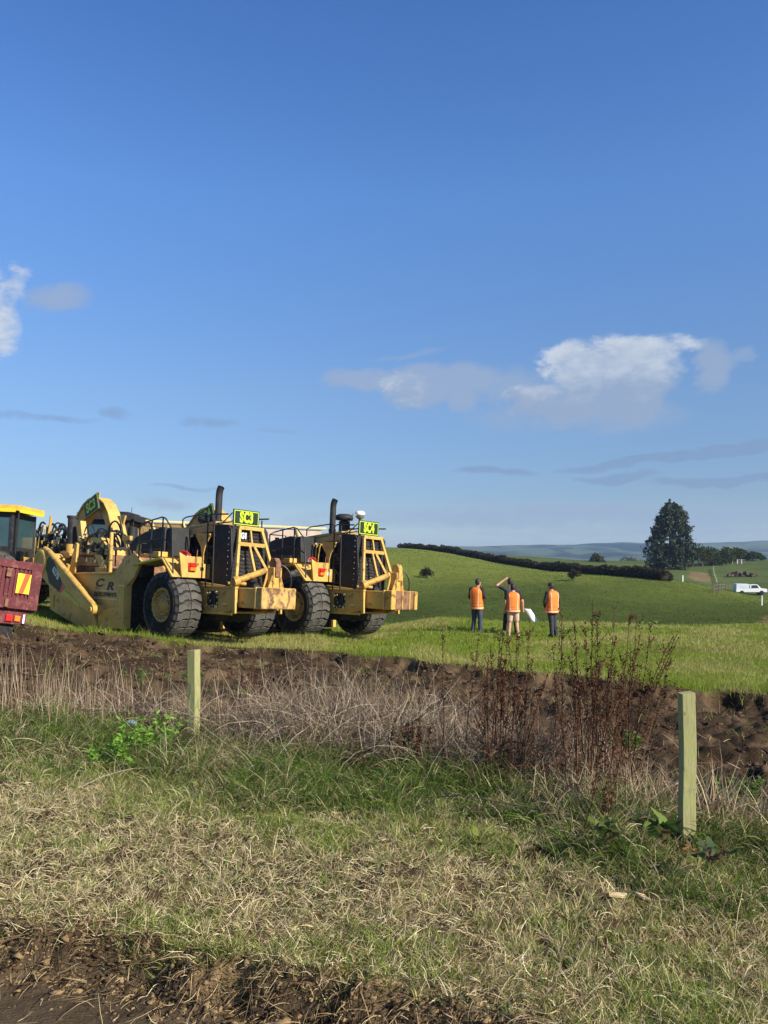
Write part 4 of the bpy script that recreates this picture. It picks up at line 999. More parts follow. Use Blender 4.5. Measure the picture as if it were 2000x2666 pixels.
    for sx in (-1, 1): hb.lathe([(.0, -.008), (.022, -.008), (.026, .008), (0, .008)], (sx * .076, -.005, -.005), 'x', 10)
    b.add([tuple(Mh @ Vector(v)) for v in hb.v], hb.f, True)
    tmp = b.build('person_body', mats)
    rm = tmp.modifiers.new('r', 'REMESH'); rm.mode = 'VOXEL'; rm.voxel_size = .0095; rm.use_smooth_shade = True
    s_ = tmp.modifiers.new('s', 'SMOOTH'); s_.factor = .5; s_.iterations = 3
    bpy.context.view_layer.update(); dg = bpy.context.evaluated_depsgraph_get(); me = bpy.data.meshes.new_from_object(tmp.evaluated_get(dg)); bpy.data.objects.remove(tmp)
    me.materials.clear(); [me.materials.append(m) for m in mats]
    C = np.empty(len(me.polygons) * 3); me.polygons.foreach_get('center', C); C = C.reshape(-1, 3)
    best = np.full(len(C), 9.0); mi_ = np.zeros(len(C), int)
    for (a, c, r0, r1, mi) in prims:
        a = np.array(a); c = np.array(c); ab = c - a; t = np.clip(((C - a) @ ab) / max(ab @ ab, 1e-9), 0, 1); d = np.linalg.norm(C - a - t[:, None] * ab, axis=1) - (r0 + (r1 - r0) * t)
        k = d < best; best[k] = d[k]; mi_[k] = mi
    dh = np.linalg.norm((C - np.array(H_)) / np.array([1, 1.2, 1.35]), axis=1) < .098; mi_[dh] = 0
    me.polygons.foreach_set('material_index', mi_); me.polygons.foreach_set('use_smooth', np.ones(len(C), bool))
    T = empty('person', loc, (0, 0, rz), label, 'person', group)
    o = bpy.data.objects.new('body', me); COL.objects.link(o); o.parent = T
    # hair
    hb = MB(); prof = [(.002, .128), (.052, .118), (.080, .086), (.089, .045), (.088, .0), (.080, -.05), (.070, -.075)]
    n = 22; vs = []; fs = []
    for (r, h) in prof:
        for j in range(n):
            th = 2 * math.pi * j / n; y = math.sin(th); front = max(0, y)
            hh = h + (front ** 1.2) * max(0, .055 - h) * 1.0 if h < .055 else h
            rr = r * (1 - .10 * front * (h < .05)); j_ = 1 + .03 * random.random()
            vs.append((rr * math.cos(th) * .95 * j_, rr * y * 1.17 * j_ - .004, hh))
    for i in range(len(prof) - 1):
        for j in range(n): fs.append((i * n + j, i * n + (j + 1) % n, (i + 1) * n + (j + 1) % n, (i + 1) * n + j))
    hb.add([tuple(Mh @ Vector(v)) for v in vs], fs, True)
    if spec.get('cap'): hb.add([tuple(Mh @ Vector(v)) for v in [(-.07, .08, .05), (.07, .08, .05), (.06, .17, .035), (-.06, .17, .035), (-.07, .08, .065), (.07, .08, .065), (.06, .17, .045), (-.06, .17, .045)]], [(0, 1, 2, 3), (4, 5, 6, 7), (0, 1, 5, 4), (1, 2, 6, 5), (2, 3, 7, 6), (3, 0, 4, 7)])
    hb.build('cap' if spec.get('cap') else 'hair', HAIR, T)
    if spec.get('vest'):
        vb = MB(); n = 36; P0 = Vector(pv); P1 = Vector(sh); ln = spec.get('vlen', .20); rings = []
        prof = [(-ln - .02, .198, .158), (-ln + .05, .192, .152), (-.02, .182, .146), (.10, .176, .142), (.22, .182, .146), (.34, .192, .148), (.42, .186, .138), (.475, .165, .118), (.51, .118, .092), (.525, .075, .078)]
        tot = (P1 - P0).length / .36
        for (h, rx, ry) in prof:
            t = h * tot; ax = P0 + (P1 - P0) * (t / (P1 - P0).length) + Vector((0, 0, .0)); rings.append((ax, rx * spec.get('girth', 1.08), ry * spec.get('girth', 1.08), h))
        rs = random.Random(5)
        for (ax, rx, ry, h) in rings:
            for j in range(n):
                th = 2 * math.pi * j / n; c_, s2 = math.cos(th), math.sin(th); wv = 1 + .025 * math.sin(3 * th + h * 9) * (1 if h < .1 else .3)
                e = 2.6; k = (abs(c_) ** e + abs(s2) ** e) ** (-1 / e)
                vb.v.append((ax.x + rx * k * c_ * wv, ax.y + ry * k * s2 * wv, ax.z))
        for i in range(len(rings) - 1):
            hm = (rings[i][3] + rings[i + 1][3]) / 2
            for j in range(n):
                th = 2 * math.pi * (j + .5) / n; xx = math.cos(th)
                vb.f.append([i * n + j, i * n + (j + 1) % n, (i + 1) * n + (j + 1) % n, (i + 1) * n + j]); vb.sm.append(True); vb.mi.append(0)
        vo = vb.build('safety_vest', ORA, T); sl_ = vo.modifiers.new('s', 'SOLIDIFY'); sl_.thickness = .008; sl_.offset = 1
        # strips: two vertical braces, hoops round waist and hem, proud of the cloth
        def hoop(name, h0, h1, mat, up=1.012):
            hb2 = MB()
            for hh in (h0, h1):
                i = max(0, min(len(rings) - 2, next((k for k in range(len(rings) - 1) if rings[k + 1][3] >= hh), len(rings) - 2))); f = (hh - rings[i][3]) / (rings[i + 1][3] - rings[i][3])
                ax = rings[i][0].lerp(rings[i + 1][0], f); rx = (rings[i][1] * (1 - f) + rings[i + 1][1] * f + .010) * up; ry = (rings[i][2] * (1 - f) + rings[i + 1][2] * f + .010) * up
                for j in range(n):
                    th = 2 * math.pi * j / n; c_, s2 = math.cos(th), math.sin(th); wv = 1 + .025 * math.sin(3 * th + hh * 9) * (1 if hh < .1 else .3); e = 2.6; k = (abs(c_) ** e + abs(s2) ** e) ** (-1 / e)
                    hb2.v.append((ax.x + rx * k * c_ * wv, ax.y + ry * k * s2 * wv, ax.z))
            for j in range(n): hb2.f.append([j, (j + 1) % n, n + (j + 1) % n, n + j]); hb2.sm.append(True); hb2.mi.append(0)
            hb2.build(name, mat, vo)
        hoop('waist_strip', .015, .030, STRD); hoop('hem_strip', -ln + .005, -ln + .05, STRIP); hoop('hem_seam', -ln + .06, -ln + .075, STRD)
        for sx in (-1, 1):
            sb = MB()
            for face in (-1, 1):
                c0 = []
                for (ax, rx, ry, h) in rings[1:8]:
                    xo = sx * (.125 if h < .3 else .135) ; k = rx
                    yy = face * (ry + .012) * (1 - (abs(xo) / rx) ** 2.6) ** (1 / 2.6) if abs(xo) < rx else 0
                    for dx in (-.015, .015):
                        x_ = xo + dx; q_ = min(.98, abs(x_) / (rx + .004)); yv = face * (ry * (1 - q_ ** 2.6) ** (1 / 2.6) + .014)
                        c0.append((ax.x + x_, ax.y + yv, ax.z))
                sb.add(c0, [(2 * i, 2 * i + 1, 2 * i + 3, 2 * i + 2) for i in range(6)])
            sb.build('brace_strip', STRIP, vo)
    return T
def joints(**k):
    J = dict(head=(0, 0, 1.64), chest=(0, 0, 1.32), pelvis=(0, 0, .96), shL=(-.19, 0, 1.42), shR=(.19, 0, 1.42), elL=(-.25, -.02, 1.14), elR=(.25, -.02, 1.14), wrL=(-.26, .04, .90), wrR=(.26, .04, .90),
             hipL=(-.09, 0, .90), hipR=(.09, 0, .90), knL=(-.12, .02, .50), knR=(.12, .02, .50), anL=(-.13, -.01, .09), anR=(.13, -.01, .09)); J.update(k); return J
G_P = 'people in the paddock looking away across the field'
def at(px, Yd, dz=0.0):
    x = (px - CX) / F * Yd; return (x, Yd, gnd(x, Yd) + dz)
person(dict(J=joints(head=(.05, .02, 1.655), elR=(.27, .04, 1.16), wrR=(.14, .24, 1.14), elL=(-.27, .04, 1.16), wrL=(-.12, .24, 1.12), knL=(-.10, .04, .5), anL=(-.13, .0, .09), anR=(.12, .02, .09)), mats=[SKIN, BLACKC, NAVY, BOOTD], vest=True, vlen=.16, look=R(-25)), at(1241, 26.3), R(-32), 'person in an orange safety vest and blue jeans, arms folded, nearest the scrapers', G_P)
P2 = at(1336, 26.0)
person(dict(J=joints(head=(-.0, .05, 1.60), chest=(0, .01, 1.30), wrR=(.335, .03, .90), elR=(.30, -.03, 1.15), shR=(.20, 0, 1.42), wrL=(-.27, .03, .89), anL=(-.14, -.02, .09), anR=(.15, -.03, .09), knL=(-.10, .03, .5), knR=(.12, .03, .5)), mats=[SKIN, BLACKC, KHAKI, BOOT], vest=True, vlen=.14, shorts=True, sleeve='short', girth=1.10, handnR=(-1, 0, 0)), P2, R(2), 'person in an orange vest and pale shorts holding a white paper sheet', G_P)
person(dict(J=joints(head=(-.01, .02, 1.72), chest=(0, 0, 1.38), pelvis=(0, 0, 1.0), shL=(-.20, 0, 1.49), shR=(.20, 0, 1.49), elL=(-.44, .08, 1.60), wrL=(-.17, .12, 1.79), elR=(.27, 0, 1.2), wrR=(.25, .1, .95), hipL=(-.09, 0, .94), hipR=(.09, 0, .94), knL=(-.16, 0, .5), knR=(.17, 0, .5), anL=(-.20, 0, .09), anR=(.20, 0, .09)), mats=[SKIN, CHAR, BLACKC, BOOTD], sleeve='short', cap=True, handnL=(0, -1, 0)), at(1329, 26.8), R(3), 'person in dark clothes shading their eyes with a raised arm, behind the one in shorts', G_P)
person(dict(J=joints(head=(-.05, .01, 1.63), wrL=(-.16, .18, .98), elL=(-.27, .03, 1.13), wrR=(.18, .2, .98), anL=(.03, .06, .09), anR=(.16, .0, .09), knL=(.0, .05, .5), knR=(.10, .03, .5), pelvis=(0, 0, .96)), mats=[SKIN, BLACKC, CHAR, BOOTD], vest=True, vlen=.16, look=R(35)), at(1438, 25.8), R(24), 'person in an orange vest and charcoal trousers standing alone, rightmost of the group', G_P)
def paper():
    o = Vector(P2) + Vector((.36, .0, .0)); b = MB(); n = 7; vs = []
    for i in range(n):
        for j in range(n):
            u, v = i / (n - 1), j / (n - 1); x = u * .21 + v * .27 - .02; z = .93 - v * .44 - u * .02 + .05 * u * v; y = -.04 - .05 * math.sin(u * 2.6 + v) 
            vs.append((x, y, z))
    b.add(vs, [(i * n + j, (i + 1) * n + j, (i + 1) * n + j + 1, i * n + j + 1) for i in range(n - 1) for j in range(n - 1)], True)
    o_ = b.build('paper_sheet', PAPER); o_.location = o; m = o_.modifiers.new('s', 'SOLIDIFY'); m.thickness = .002
    tag(o_, 'large white paper sheet held in the hand of the person in shorts', 'paper')
paper()

# ================================================================== VEGETATION
UM = .60
def samp(n, f0, f1, umin=-UM, umax=UM, bias=1.0):
    """points between two borders, density falling with distance"""
    u = rng.uniform(umin, umax, n); a = f0(u) if callable(f0) else np.full(n, f0); b = f1(u) if callable(f1) else np.full(n, f1)
    t = rng.uniform(0, 1, n) ** bias; y = np.exp(np.log(a) * (1 - t) + np.log(b) * t); x = u * y
    return x, y
def P3(x, y, dz=0.0): return np.stack([x, y, hgt(x, y) + dz], 1)
def thin_w(W, K, base=.8): 
    t = np.linspace(0, 1, K)[None]; return W[:, None] * (base + .6 * t - (base + .5) * t ** 2.2)
STRAWS = [(.60, .50, .28), (.74, .64, .40), (.42, .31, .17), (.22, .145, .075)]
GREENS = [(.10, .155, .026), (.16, .23, .036), (.23, .29, .06), (.32, .33, .10)]

# --- mown strip: tufts of short grass, each with its own colour, height and lean, over flat cut straw
def tufts(nt_, f0, f1, per, rad):
    tx, ty = samp(nt_, f0, f1); k = np.repeat(np.arange(nt_), rng.poisson(per, nt_)); a = rng.uniform(0, 6.283, len(k)); r_ = np.abs(rng.normal(0, 1, len(k))) * (rad * rng.uniform(.5, 1.6, nt_))[k]
    return k, tx[k] + np.cos(a) * r_, ty[k] + np.sin(a) * r_, a
NTF = 13500
k, x, y, oa = tufts(NTF, lambda u: E0(u) + .02, lambda u: E1(u) + .5, 20, .028)
u, e0, e1, e2, e3 = zones(x, y); rel = (y - e0) / (e1 - e0); pt = fbm(x, y, 1.1, 3, 41)
gf = sm((pt - .45 + .16 * (rel - .5) + .12 * u) * 5); tk = rng.random(NTF); keep = (tk[k] < .36 + .64 * gf) & (rel > -.02)
k, x, y, oa, gf, rel = k[keep], x[keep], y[keep], oa[keep], gf[keep], rel[keep]; n = len(x)
tg = rng.random(NTF); isg = rng.random(n) < np.clip(.34 + .50 * gf + (tg[k] - .5) * .9, .03, .97)
tc_ = rng.uniform(.7, 1.3, NTF)[k][:, None]
C = np.where(isg[:, None], mixcol(GREENS, n, [.22, .33, .30, .15], .12), mixcol(STRAWS, n, [.35, .3, .2, .15], .12)) * tc_ * 1.13
Hh = rng.gamma(5, .0085, n) * rng.gamma(5, .2, NTF)[k] * (.85 + .5 * np.clip(rel, 0, 1.2)) + .012
Pp = blade_paths(P3(x, y, -.005), Hh, rng.uniform(.05, .9, n), rng.uniform(.2, 1.5, n), K=5, az_=oa + rng.normal(0, .8, n)); W = rng.uniform(.0020, .0050, n)
tag(ribbons('short_grass', Pp, thin_w(W, 5), C, M_leaf), 'short mown grass tufts, green and straw coloured, across the foreground', 'grass', kind='stuff')
N = 52000; x, y = samp(N, lambda u: E0(u) - .8, lambda u: E1(u) + .5); u, e0, e1, e2, e3 = zones(x, y); rel = (y - e0) / (e1 - e0)
pt = fbm(x, y, 1.5, 3, 51); keep = rng.random(N) < sm((pt - .30) * 4 + .15) * np.where(rel < 0, .05, np.where(rel < .12, .5, 1.0)) * (1.05 - .35 * sm((u - .1) * 4)); x, y, rel = x[keep], y[keep], rel[keep]; n = len(x)
Hh = rng.gamma(3, .020, n) + .02; Pp = blade_paths(P3(x, y, .004) + np.array([0, 0, 1]) * (rng.uniform(0, .022, n) * (rel > 0))[:, None], Hh, rng.normal(1.32, .25, n), rng.normal(.15, .7, n), K=5); Pp[:, 1:] += np.cumsum(rng.normal(0, .0028, (n, 4, 3)), axis=1)
tag(ribbons('cut_straw', Pp, thin_w(rng.uniform(.0015, .0042, n), 5, 1.0), mixcol(STRAWS, n, [.30, .30, .25, .15], .25), M_straw), 'pale cut straw lying flat over the mown verge', 'straw', kind='stuff')
# --- roots and straw hanging from the broken edge
n = 5200; u = rng.uniform(-UM, UM, n); y = E0(u) + rng.normal(0, .16, n); x = u * y
Hh = rng.gamma(3, .035, n) + .03; Pp = blade_paths(P3(x, y, .01), Hh, rng.uniform(1.0, 2.4, n), rng.normal(.3, .6, n), K=5, az_=rng.normal(-math.pi / 2, 1.1, n))
tag(ribbons('edge_roots', Pp, thin_w(rng.uniform(.002, .005, n), 5, 1.0), mixcol([(.46, .35, .20), (.18, .12, .065), (.06, .04, .025)], n, [.4, .3, .3]), M_straw), 'dead roots and straw hanging over the broken soil edge', 'roots', kind='stuff')
# --- long grass along the fence line
NTF = 6200
k, x, y, oa = tufts(NTF, lambda u: E1(u) - .35, lambda u: E2(u) + .2, 20, .05); u, e0, e1, e2, e3 = zones(x, y)
rel = (y - e1) / (e2 - e1); cl = fbm(x, y, 1.4, 3, 61); keep = rng.random(len(x)) < sm(rel * 3 + .5) * sm((1.10 - rel) * 6); k, x, y, rel, u, cl, oa = k[keep], x[keep], y[keep], rel[keep], u[keep], cl[keep], oa[keep]; n = len(x)
dry = rng.random(n) < np.clip(.10 + .15 * sm((u - .1) * 5) + .25 * sm((fbm(x, y, 1.2, 3, 66) - .52) * 8) + (rng.random(NTF)[k] > .88) * .6, 0, .9)
C = np.where(dry[:, None], mixcol(STRAWS, n), mixcol([(.060, .115, .020), (.095, .165, .030), (.16, .24, .042), (.27, .32, .09)], n, [.26, .34, .27, .13])) * rng.uniform(.50, 1.30, NTF)[k][:, None]
Hh = (rng.gamma(7, .0185, n) + .02) * rng.gamma(6, 1 / 6, NTF)[k] * (.40 + 1.15 * cl) * (.75 + .35 * sm(rel * 2))
Hh = Hh * (1 - .68 * np.exp(-((x - 2.22) / .30) ** 2) * (np.abs(y - 5.85) < .55)) * (1 - .5 * np.exp(-((x + 2.3) / .3) ** 2) * (np.abs(y - 9.2) < .6)); tl = rng.uniform(0, 6.283, NTF)[k]; ang = np.where(rng.random(n) < .5, oa, tl) + rng.normal(0, .6, n)
Pp = blade_paths(P3(x, y, -.01), Hh, rng.uniform(.05, .8, n), rng.uniform(.4, 2.1, n), K=6, az_=ang)
tag(ribbons('long_grass', Pp, thin_w(rng.uniform(.0035, .0075, n), 6), C, M_leaf), 'long dark green grass along the fence line', 'grass', kind='stuff')
# --- paddock turf
N = 190000; x, y = samp(N, lambda u: E3(u) - .5, 37.0, -.56, .56); u, e0, e1, e2, e3 = zones(x, y); keep = (y > e3 - .12 + .3 * rng.random(N)); x, y, e3 = x[keep], y[keep], e3[keep]; n = len(x)
cl = fbm(x, y, .5, 4, 71); c2 = fbm(x, y, 2.5, 2, 72)
yel = sm((cl - .42) * 6)[:, None]; C = mixcol([(.17, .24, .030), (.21, .28, .038), (.25, .30, .05)], n) * (1 - yel) + mixcol([(.27, .29, .06), (.34, .33, .10), (.44, .38, .17)], n) * yel
edge = np.exp(-((y - e3) / 1.0) ** 2); Hh = (rng.gamma(5, .011, n) + .02) * (.5 + 1.1 * c2) * (1 + .8 * edge) * (y / 20) ** .3
tag(ribbons('paddock_turf', blade_paths(P3(x, y, -.01), Hh, rng.uniform(.05, .7, n), rng.uniform(.1, .9, n), K=3), thin_w(rng.uniform(.008, .016, n) * (y / 20), 3), C, M_leaf), 'short bright green turf of the paddock round the machines', 'grass', kind='stuff')
# --- hillside tussocks
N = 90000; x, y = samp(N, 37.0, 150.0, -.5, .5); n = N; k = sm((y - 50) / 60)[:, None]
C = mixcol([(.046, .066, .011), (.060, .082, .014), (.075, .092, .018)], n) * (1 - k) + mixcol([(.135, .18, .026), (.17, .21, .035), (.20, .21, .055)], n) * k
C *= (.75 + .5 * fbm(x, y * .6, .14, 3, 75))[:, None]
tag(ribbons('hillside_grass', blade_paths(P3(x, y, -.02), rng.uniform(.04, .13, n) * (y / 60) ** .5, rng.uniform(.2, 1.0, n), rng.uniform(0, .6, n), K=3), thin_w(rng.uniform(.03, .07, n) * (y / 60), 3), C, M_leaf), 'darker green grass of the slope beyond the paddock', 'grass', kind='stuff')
# --- litter over the dug soil
N = 34000; x, y = samp(N, lambda u: E2(u) - .2, lambda u: E3(u) + .25); u, e0, e1, e2, e3 = zones(x, y); rel = (y - e2) / (e3 - e2)
pt = fbm(x, y, .9, 3, 81); keep = rng.random(N) < (.18 + .9 * sm((pt - .42) * 6)) * (.95 - .55 * sm((u + .05) * 5) * (rel > .15)); x, y, u, rel, pt = x[keep], y[keep], u[keep], rel[keep], pt[keep]; n = len(x)
isg = (fbm(x, y, 1.7, 2, 83) > .56) & (rng.random(n) < .65)
C = np.where(isg[:, None], mixcol(GREENS, n), mixcol([(.30, .22, .13), (.40, .32, .20), (.14, .09, .055), (.09, .055, .035)], n, [.25, .2, .3, .25]))
Hh = np.where(isg, rng.gamma(4, .025, n), rng.gamma(3, .035, n) + .02); Pp = blade_paths(P3(x, y, .0), Hh, np.where(isg, rng.uniform(.1, .8, n), rng.normal(1.2, .4, n)), rng.normal(.3, .5, n))
tag(ribbons('soil_litter', Pp, thin_w(rng.uniform(.004, .009, n), 4, 1.0), C, M_straw), 'dead stalks and sparse regrowth scattered on the bare soil', 'litter', kind='stuff')
# --- soil clods
def clods(name, x, y, s, col, label):
    ico = np.array([(0, 0, 1.0)] + [(math.cos(a) * .894, math.sin(a) * .894, .447) for a in np.arange(5) * 1.2566] + [(math.cos(a + .628) * .894, math.sin(a + .628) * .894, -.447) for a in np.arange(5) * 1.2566] + [(0, 0, -1.0)])
    F_ = [(0, 1, 2), (0, 2, 3), (0, 3, 4), (0, 4, 5), (0, 5, 1), (1, 6, 2), (2, 7, 3), (3, 8, 4), (4, 9, 5), (5, 10, 1), (2, 6, 7), (3, 7, 8), (4, 8, 9), (5, 9, 10), (1, 10, 6), (6, 11, 7), (7, 11, 8), (8, 11, 9), (9, 11, 10), (10, 11, 6)]
    n = len(x); V = ico[None] * (1 + rng.normal(0, .34, (n, 12, 1))) * s[:, None, None] * np.array([1, 1, .55]) * rng.uniform(.6, 1.5, (n, 1, 3)); V = V + P3(x, y)[:, None] + np.array([0, 0, 1]) * (s * .05)[:, None, None]
    idx = (np.arange(n) * 12)[:, None, None] + np.array(F_)[None]; me = bpy.data.meshes.new(name); nf = n * 20
    me.vertices.add(n * 12); me.vertices.foreach_set('co', V.reshape(-1).astype(np.float32)); me.loops.add(nf * 3); me.loops.foreach_set('vertex_index', idx.reshape(-1).astype(np.int32)); me.polygons.add(nf)
    me.polygons.foreach_set('loop_start', np.arange(nf, dtype=np.int32) * 3); me.polygons.foreach_set('loop_total', np.full(nf, 3, np.int32))
    at_ = me.attributes.new('col', 'FLOAT_COLOR', 'POINT'); cc = np.ones((n, 12, 4), np.float32); cc[..., :3] = mixcol(col, n)[:, None]; at_.data.foreach_set('color', cc.reshape(-1)); me.materials.append(M_twig); me.update(calc_edges=True)
    o = bpy.data.objects.new(name, me); COL.objects.link(o); tag(o, label, 'soil clods', kind='stuff')
x, y = samp(24000, lambda u: E2(u) - .1, lambda u: E3(u) + .1); kp = rng.random(len(x)) < sm((fbm(x, y, 1.4, 3, 91) - .36) * 6); x, y = x[kp], y[kp]; clods('soil_clods', x, y, np.clip(rng.gamma(1.6, .0085, len(x)) * (y / 10), .005, .09), [(.045, .028, .018), (.075, .047, .03), (.11, .07, .045)], 'lumpy dark brown clods over the freshly dug strip')
n = 15000; u = rng.uniform(-UM, UM, n); y = E0(u) + rng.normal(-.02, .13, n); clods('edge_clods', u * y, y, np.clip(rng.gamma(1.5, .0042, n), .002, .032), [(.050, .033, .019), (.11, .075, .040), (.24, .165, .085)], 'crumbled brown soil along the broken edge by the wet track')

# --- standing dry stalks at the left
n = 520; x = rng.uniform(-6.6, -3.5, n); y = 10.6 + (x + 4.5) * -.35 + rng.uniform(-.6, 2.6, n); ln = rng.uniform(.2, 1.0, n) ** 1.0 * (.45 + .9 * vn(x, y, 1.3, 5)) * (1 - .45 * sm((x + 4.0) / .9))
C = mixcol([(.50, .40, .28), (.40, .30, .20), (.24, .17, .11)], n)
tag(ribbons('dry_stalks', blade_paths(P3(x, y), ln, rng.uniform(0, .22, n), rng.normal(.1, .25, n), K=6), thin_w(rng.uniform(.004, .008, n), 6, 1.0), C, M_straw), 'tall pale dry stalks standing at the left below the truck', 'dry stalks', kind='stuff')
# --- low tangle of dead brown stems in the middle
def tangle(name, cx, cy, sx, sy, n, hgt_, cols, label, K=7, wd=(.003, .006)):
    x = cx + rng.normal(0, sx, n) ; y = cy + rng.normal(0, sy, n); d = np.exp(-(((x - cx) / (sx * 2)) ** 2 + ((y - cy) / (sy * 2)) ** 2))
    L = rng.uniform(.25, .95, n); z = rng.uniform(0, 1, n) ** 1.4 * hgt_ * d
    P = blade_paths(P3(x, y) + np.array([0, 0, 1]) * z[:, None], L, rng.uniform(.2, 1.6, n), rng.normal(.5, .9, n), K=K, az_=rng.uniform(0, 6.28, n)); P += np.cumsum(rng.normal(0, .014, P.shape), axis=1)
    g = hgt(P[..., 0].ravel(), P[..., 1].ravel()).reshape(P.shape[:2]); P[..., 2] = np.maximum(P[..., 2], g + .004)
    tag(ribbons(name, P, thin_w(rng.uniform(*wd, n), K, 1.0), mixcol(cols, n), M_twig), label, 'dead stems', kind='stuff')
BR = [(.17, .125, .085), (.26, .20, .14), (.08, .055, .038), (.40, .33, .24)]
tangle('dead_stem_tangle', -.35, 10.2, .95, .85, 7200, .58, BR, 'grey brown tangle of dead stems between the left post and the dock plants')
tangle('dead_stem_tangle', -2.4, 10.8, 1.1, .5, 1100, .22, BR, 'thin dead stems around the foot of the left fence post')
tangle('dead_stem_tangle', 1.5, 8.3, .60, .35, 2000, .34, BR + [(.16, .06, .04)], 'brown broken stems at the foot of the tall dock plants')
n = 620; x = rng.normal(2.0, .30, n); y = rng.normal(7.15, .25, n); x[:220] += rng.uniform(.5, 1.4, 220)
tag(ribbons('dry_stalks', blade_paths(P3(x, y), rng.uniform(.15, .50, n), rng.uniform(.1, .7, n), rng.normal(.2, .4, n), K=5), thin_w(rng.uniform(.004, .007, n), 5, 1.0), mixcol([(.50, .40, .26), (.38, .29, .18)], n), M_straw), 'pale broken straw stalks beside the right fence post', 'dry stalks', kind='stuff')

# --- dock plants: red brown seed stalks
def dock(px, Yd, h, nst, label, spread=.22, lean=.12, side=0.0, seed=1, dens=1.0, group='tall dead dock plants'):
    r_ = np.random.default_rng(seed); x = (px - CX) / F * Yd; T = empty('dock_plant', (x, Yd, gnd(x, Yd)), (0, 0, 0), label, 'dock plant', group)
    b0 = np.stack([r_.normal(0, spread * .5, nst), r_.normal(0, spread * .5, nst), np.zeros(nst)], 1); L = h * r_.uniform(.60, 1.04, nst); L[0] = h * 1.04
    az_ = r_.uniform(0, 6.28, nst); K = 9; P = blade_paths(b0, L, np.abs(r_.normal(lean, lean * .6, nst)), r_.normal(0, .10, nst), K=K, az_=az_); P[..., 0] += side * (np.linspace(0, 1, K) ** 1.3)[None] * h; P += np.cumsum(r_.normal(0, .006, P.shape), axis=1); P[:, 0] = b0
    def fan(P_, W_, C_, name):  # two crossed ribbons per stem so it reads round
        P2_ = np.concatenate([P_, P_]); fc = np.concatenate([np.tile([[[1., .2, 0.]]], (len(P_), 1, 1)), np.tile([[[-.2, 1., 0.1]]], (len(P_), 1, 1))]); return ribbons(name, P2_, np.concatenate([W_, W_]), np.concatenate([C_, C_]), M_twig, T, fc)
    cs = lambda n_: np.clip(np.array([(.15, .060, .036), (.095, .045, .029), (.19, .11, .065)])[r_.integers(0, 3, n_)] * (1 + r_.normal(0, .2, (n_, 1))), .01, .5)
    sw = np.linspace(.012, .005, K)[None] * r_.uniform(.7, 1.2, (nst, 1)); sc3 = cs(nst)
    for q1 in range(nst): fan(P[q1:q1 + 1], sw[q1:q1 + 1], sc3[q1:q1 + 1], 'stem')
    # side shoots on the upper half, with seed clusters
    nb = int(nst * 9 * dens); i = r_.integers(0, nst, nb); t = r_.uniform(.45, .97, nb) * (K - 1); k0 = np.minimum(t.astype(int), K - 2); f = (t - k0)[:, None]; B = P[i, k0] * (1 - f) + P[i, k0 + 1] * f
    bl = r_.uniform(.06, .24, nb) * (1.25 - t / (K - 1)) * h * .9; Q = blade_paths(B, bl, r_.uniform(.35, .8, nb), r_.normal(-.25, .2, nb), K=5, az_=r_.uniform(0, 6.28, nb)); fan(Q, np.full((nb, 5), .0035), cs(nb), 'side_shoot')['kind'] = 'stuff'
    ns = int(nb * 16 + nst * 60 * dens); sel = r_.random(ns) < .62; ii = r_.integers(0, nb, ns); kk = r_.integers(1, 5, ns); S1 = Q[ii, kk]; jj = r_.integers(0, nst, ns); tt = r_.uniform(.5, 1.0, ns) * (K - 1); k0 = np.minimum(tt.astype(int), K - 2); f = (tt - k0)[:, None]
    S = np.where(sel[:, None], S1, P[jj, k0] * (1 - f) + P[jj, k0 + 1] * f) + r_.normal(0, .008, (ns, 3))
    G = blade_paths(S, r_.uniform(.010, .022, ns), r_.uniform(0, 2.5, ns), r_.normal(0, .3, ns), K=3, az_=r_.uniform(0, 6.28, ns)); sdo = ribbons('seed_cluster', G, np.array([.004, .0105, .003])[None] * r_.uniform(.7, 1.4, (ns, 1)), cs(ns) * np.array([.62, .62, .60]), M_twig, T); sdo['kind'] = 'stuff'
    # curled dead leaves low on the stems
    nl = nst * 3; Lf = blade_paths(P[r_.integers(0, nst, nl), r_.integers(0, 3, nl)], r_.uniform(.08, .22, nl), r_.uniform(.4, 1.6, nl), r_.normal(1.0, .6, nl), K=5, az_=r_.uniform(0, 6.28, nl)); dlo = ribbons('dead_foliage', Lf, np.array([.006, .022, .026, .018, .003])[None] * r_.uniform(.5, 1.1, (nl, 1)), cs(nl) * np.array([.75, .95, .95]), M_twig, T); dlo['kind'] = 'stuff'
    return T
dock(1560, 7.35, 1.72, 30, 'tallest dense dock plant with many red brown seed stalks, left of the right post', .36, .11, 0, 11, .85)
dock(1600, 7.6, 1.42, 8, 'dock plant leaning right with one long seed stalk over the grass edge', .20, .10, .36, 12, .8)
dock(1285, 7.8, 1.50, 26, 'second tallest dock plant, upright, in the middle of the dug strip', .30, .10, .05, 13, .7)
dock(1070, 8.1, .62, 9, 'short dark dock plant left of the tall ones', .18, .12, 0, 14, .8)
dock(640, 11.6, 1.10, 6, 'thin dock plant standing in front of the scraper wheels', .18, .22, .05, 15, .7)
dock(1545, 6.2, .62, 4, 'low sparse dock stalks in the long grass before the tallest dock', .15, .18, 0, 16, .5)
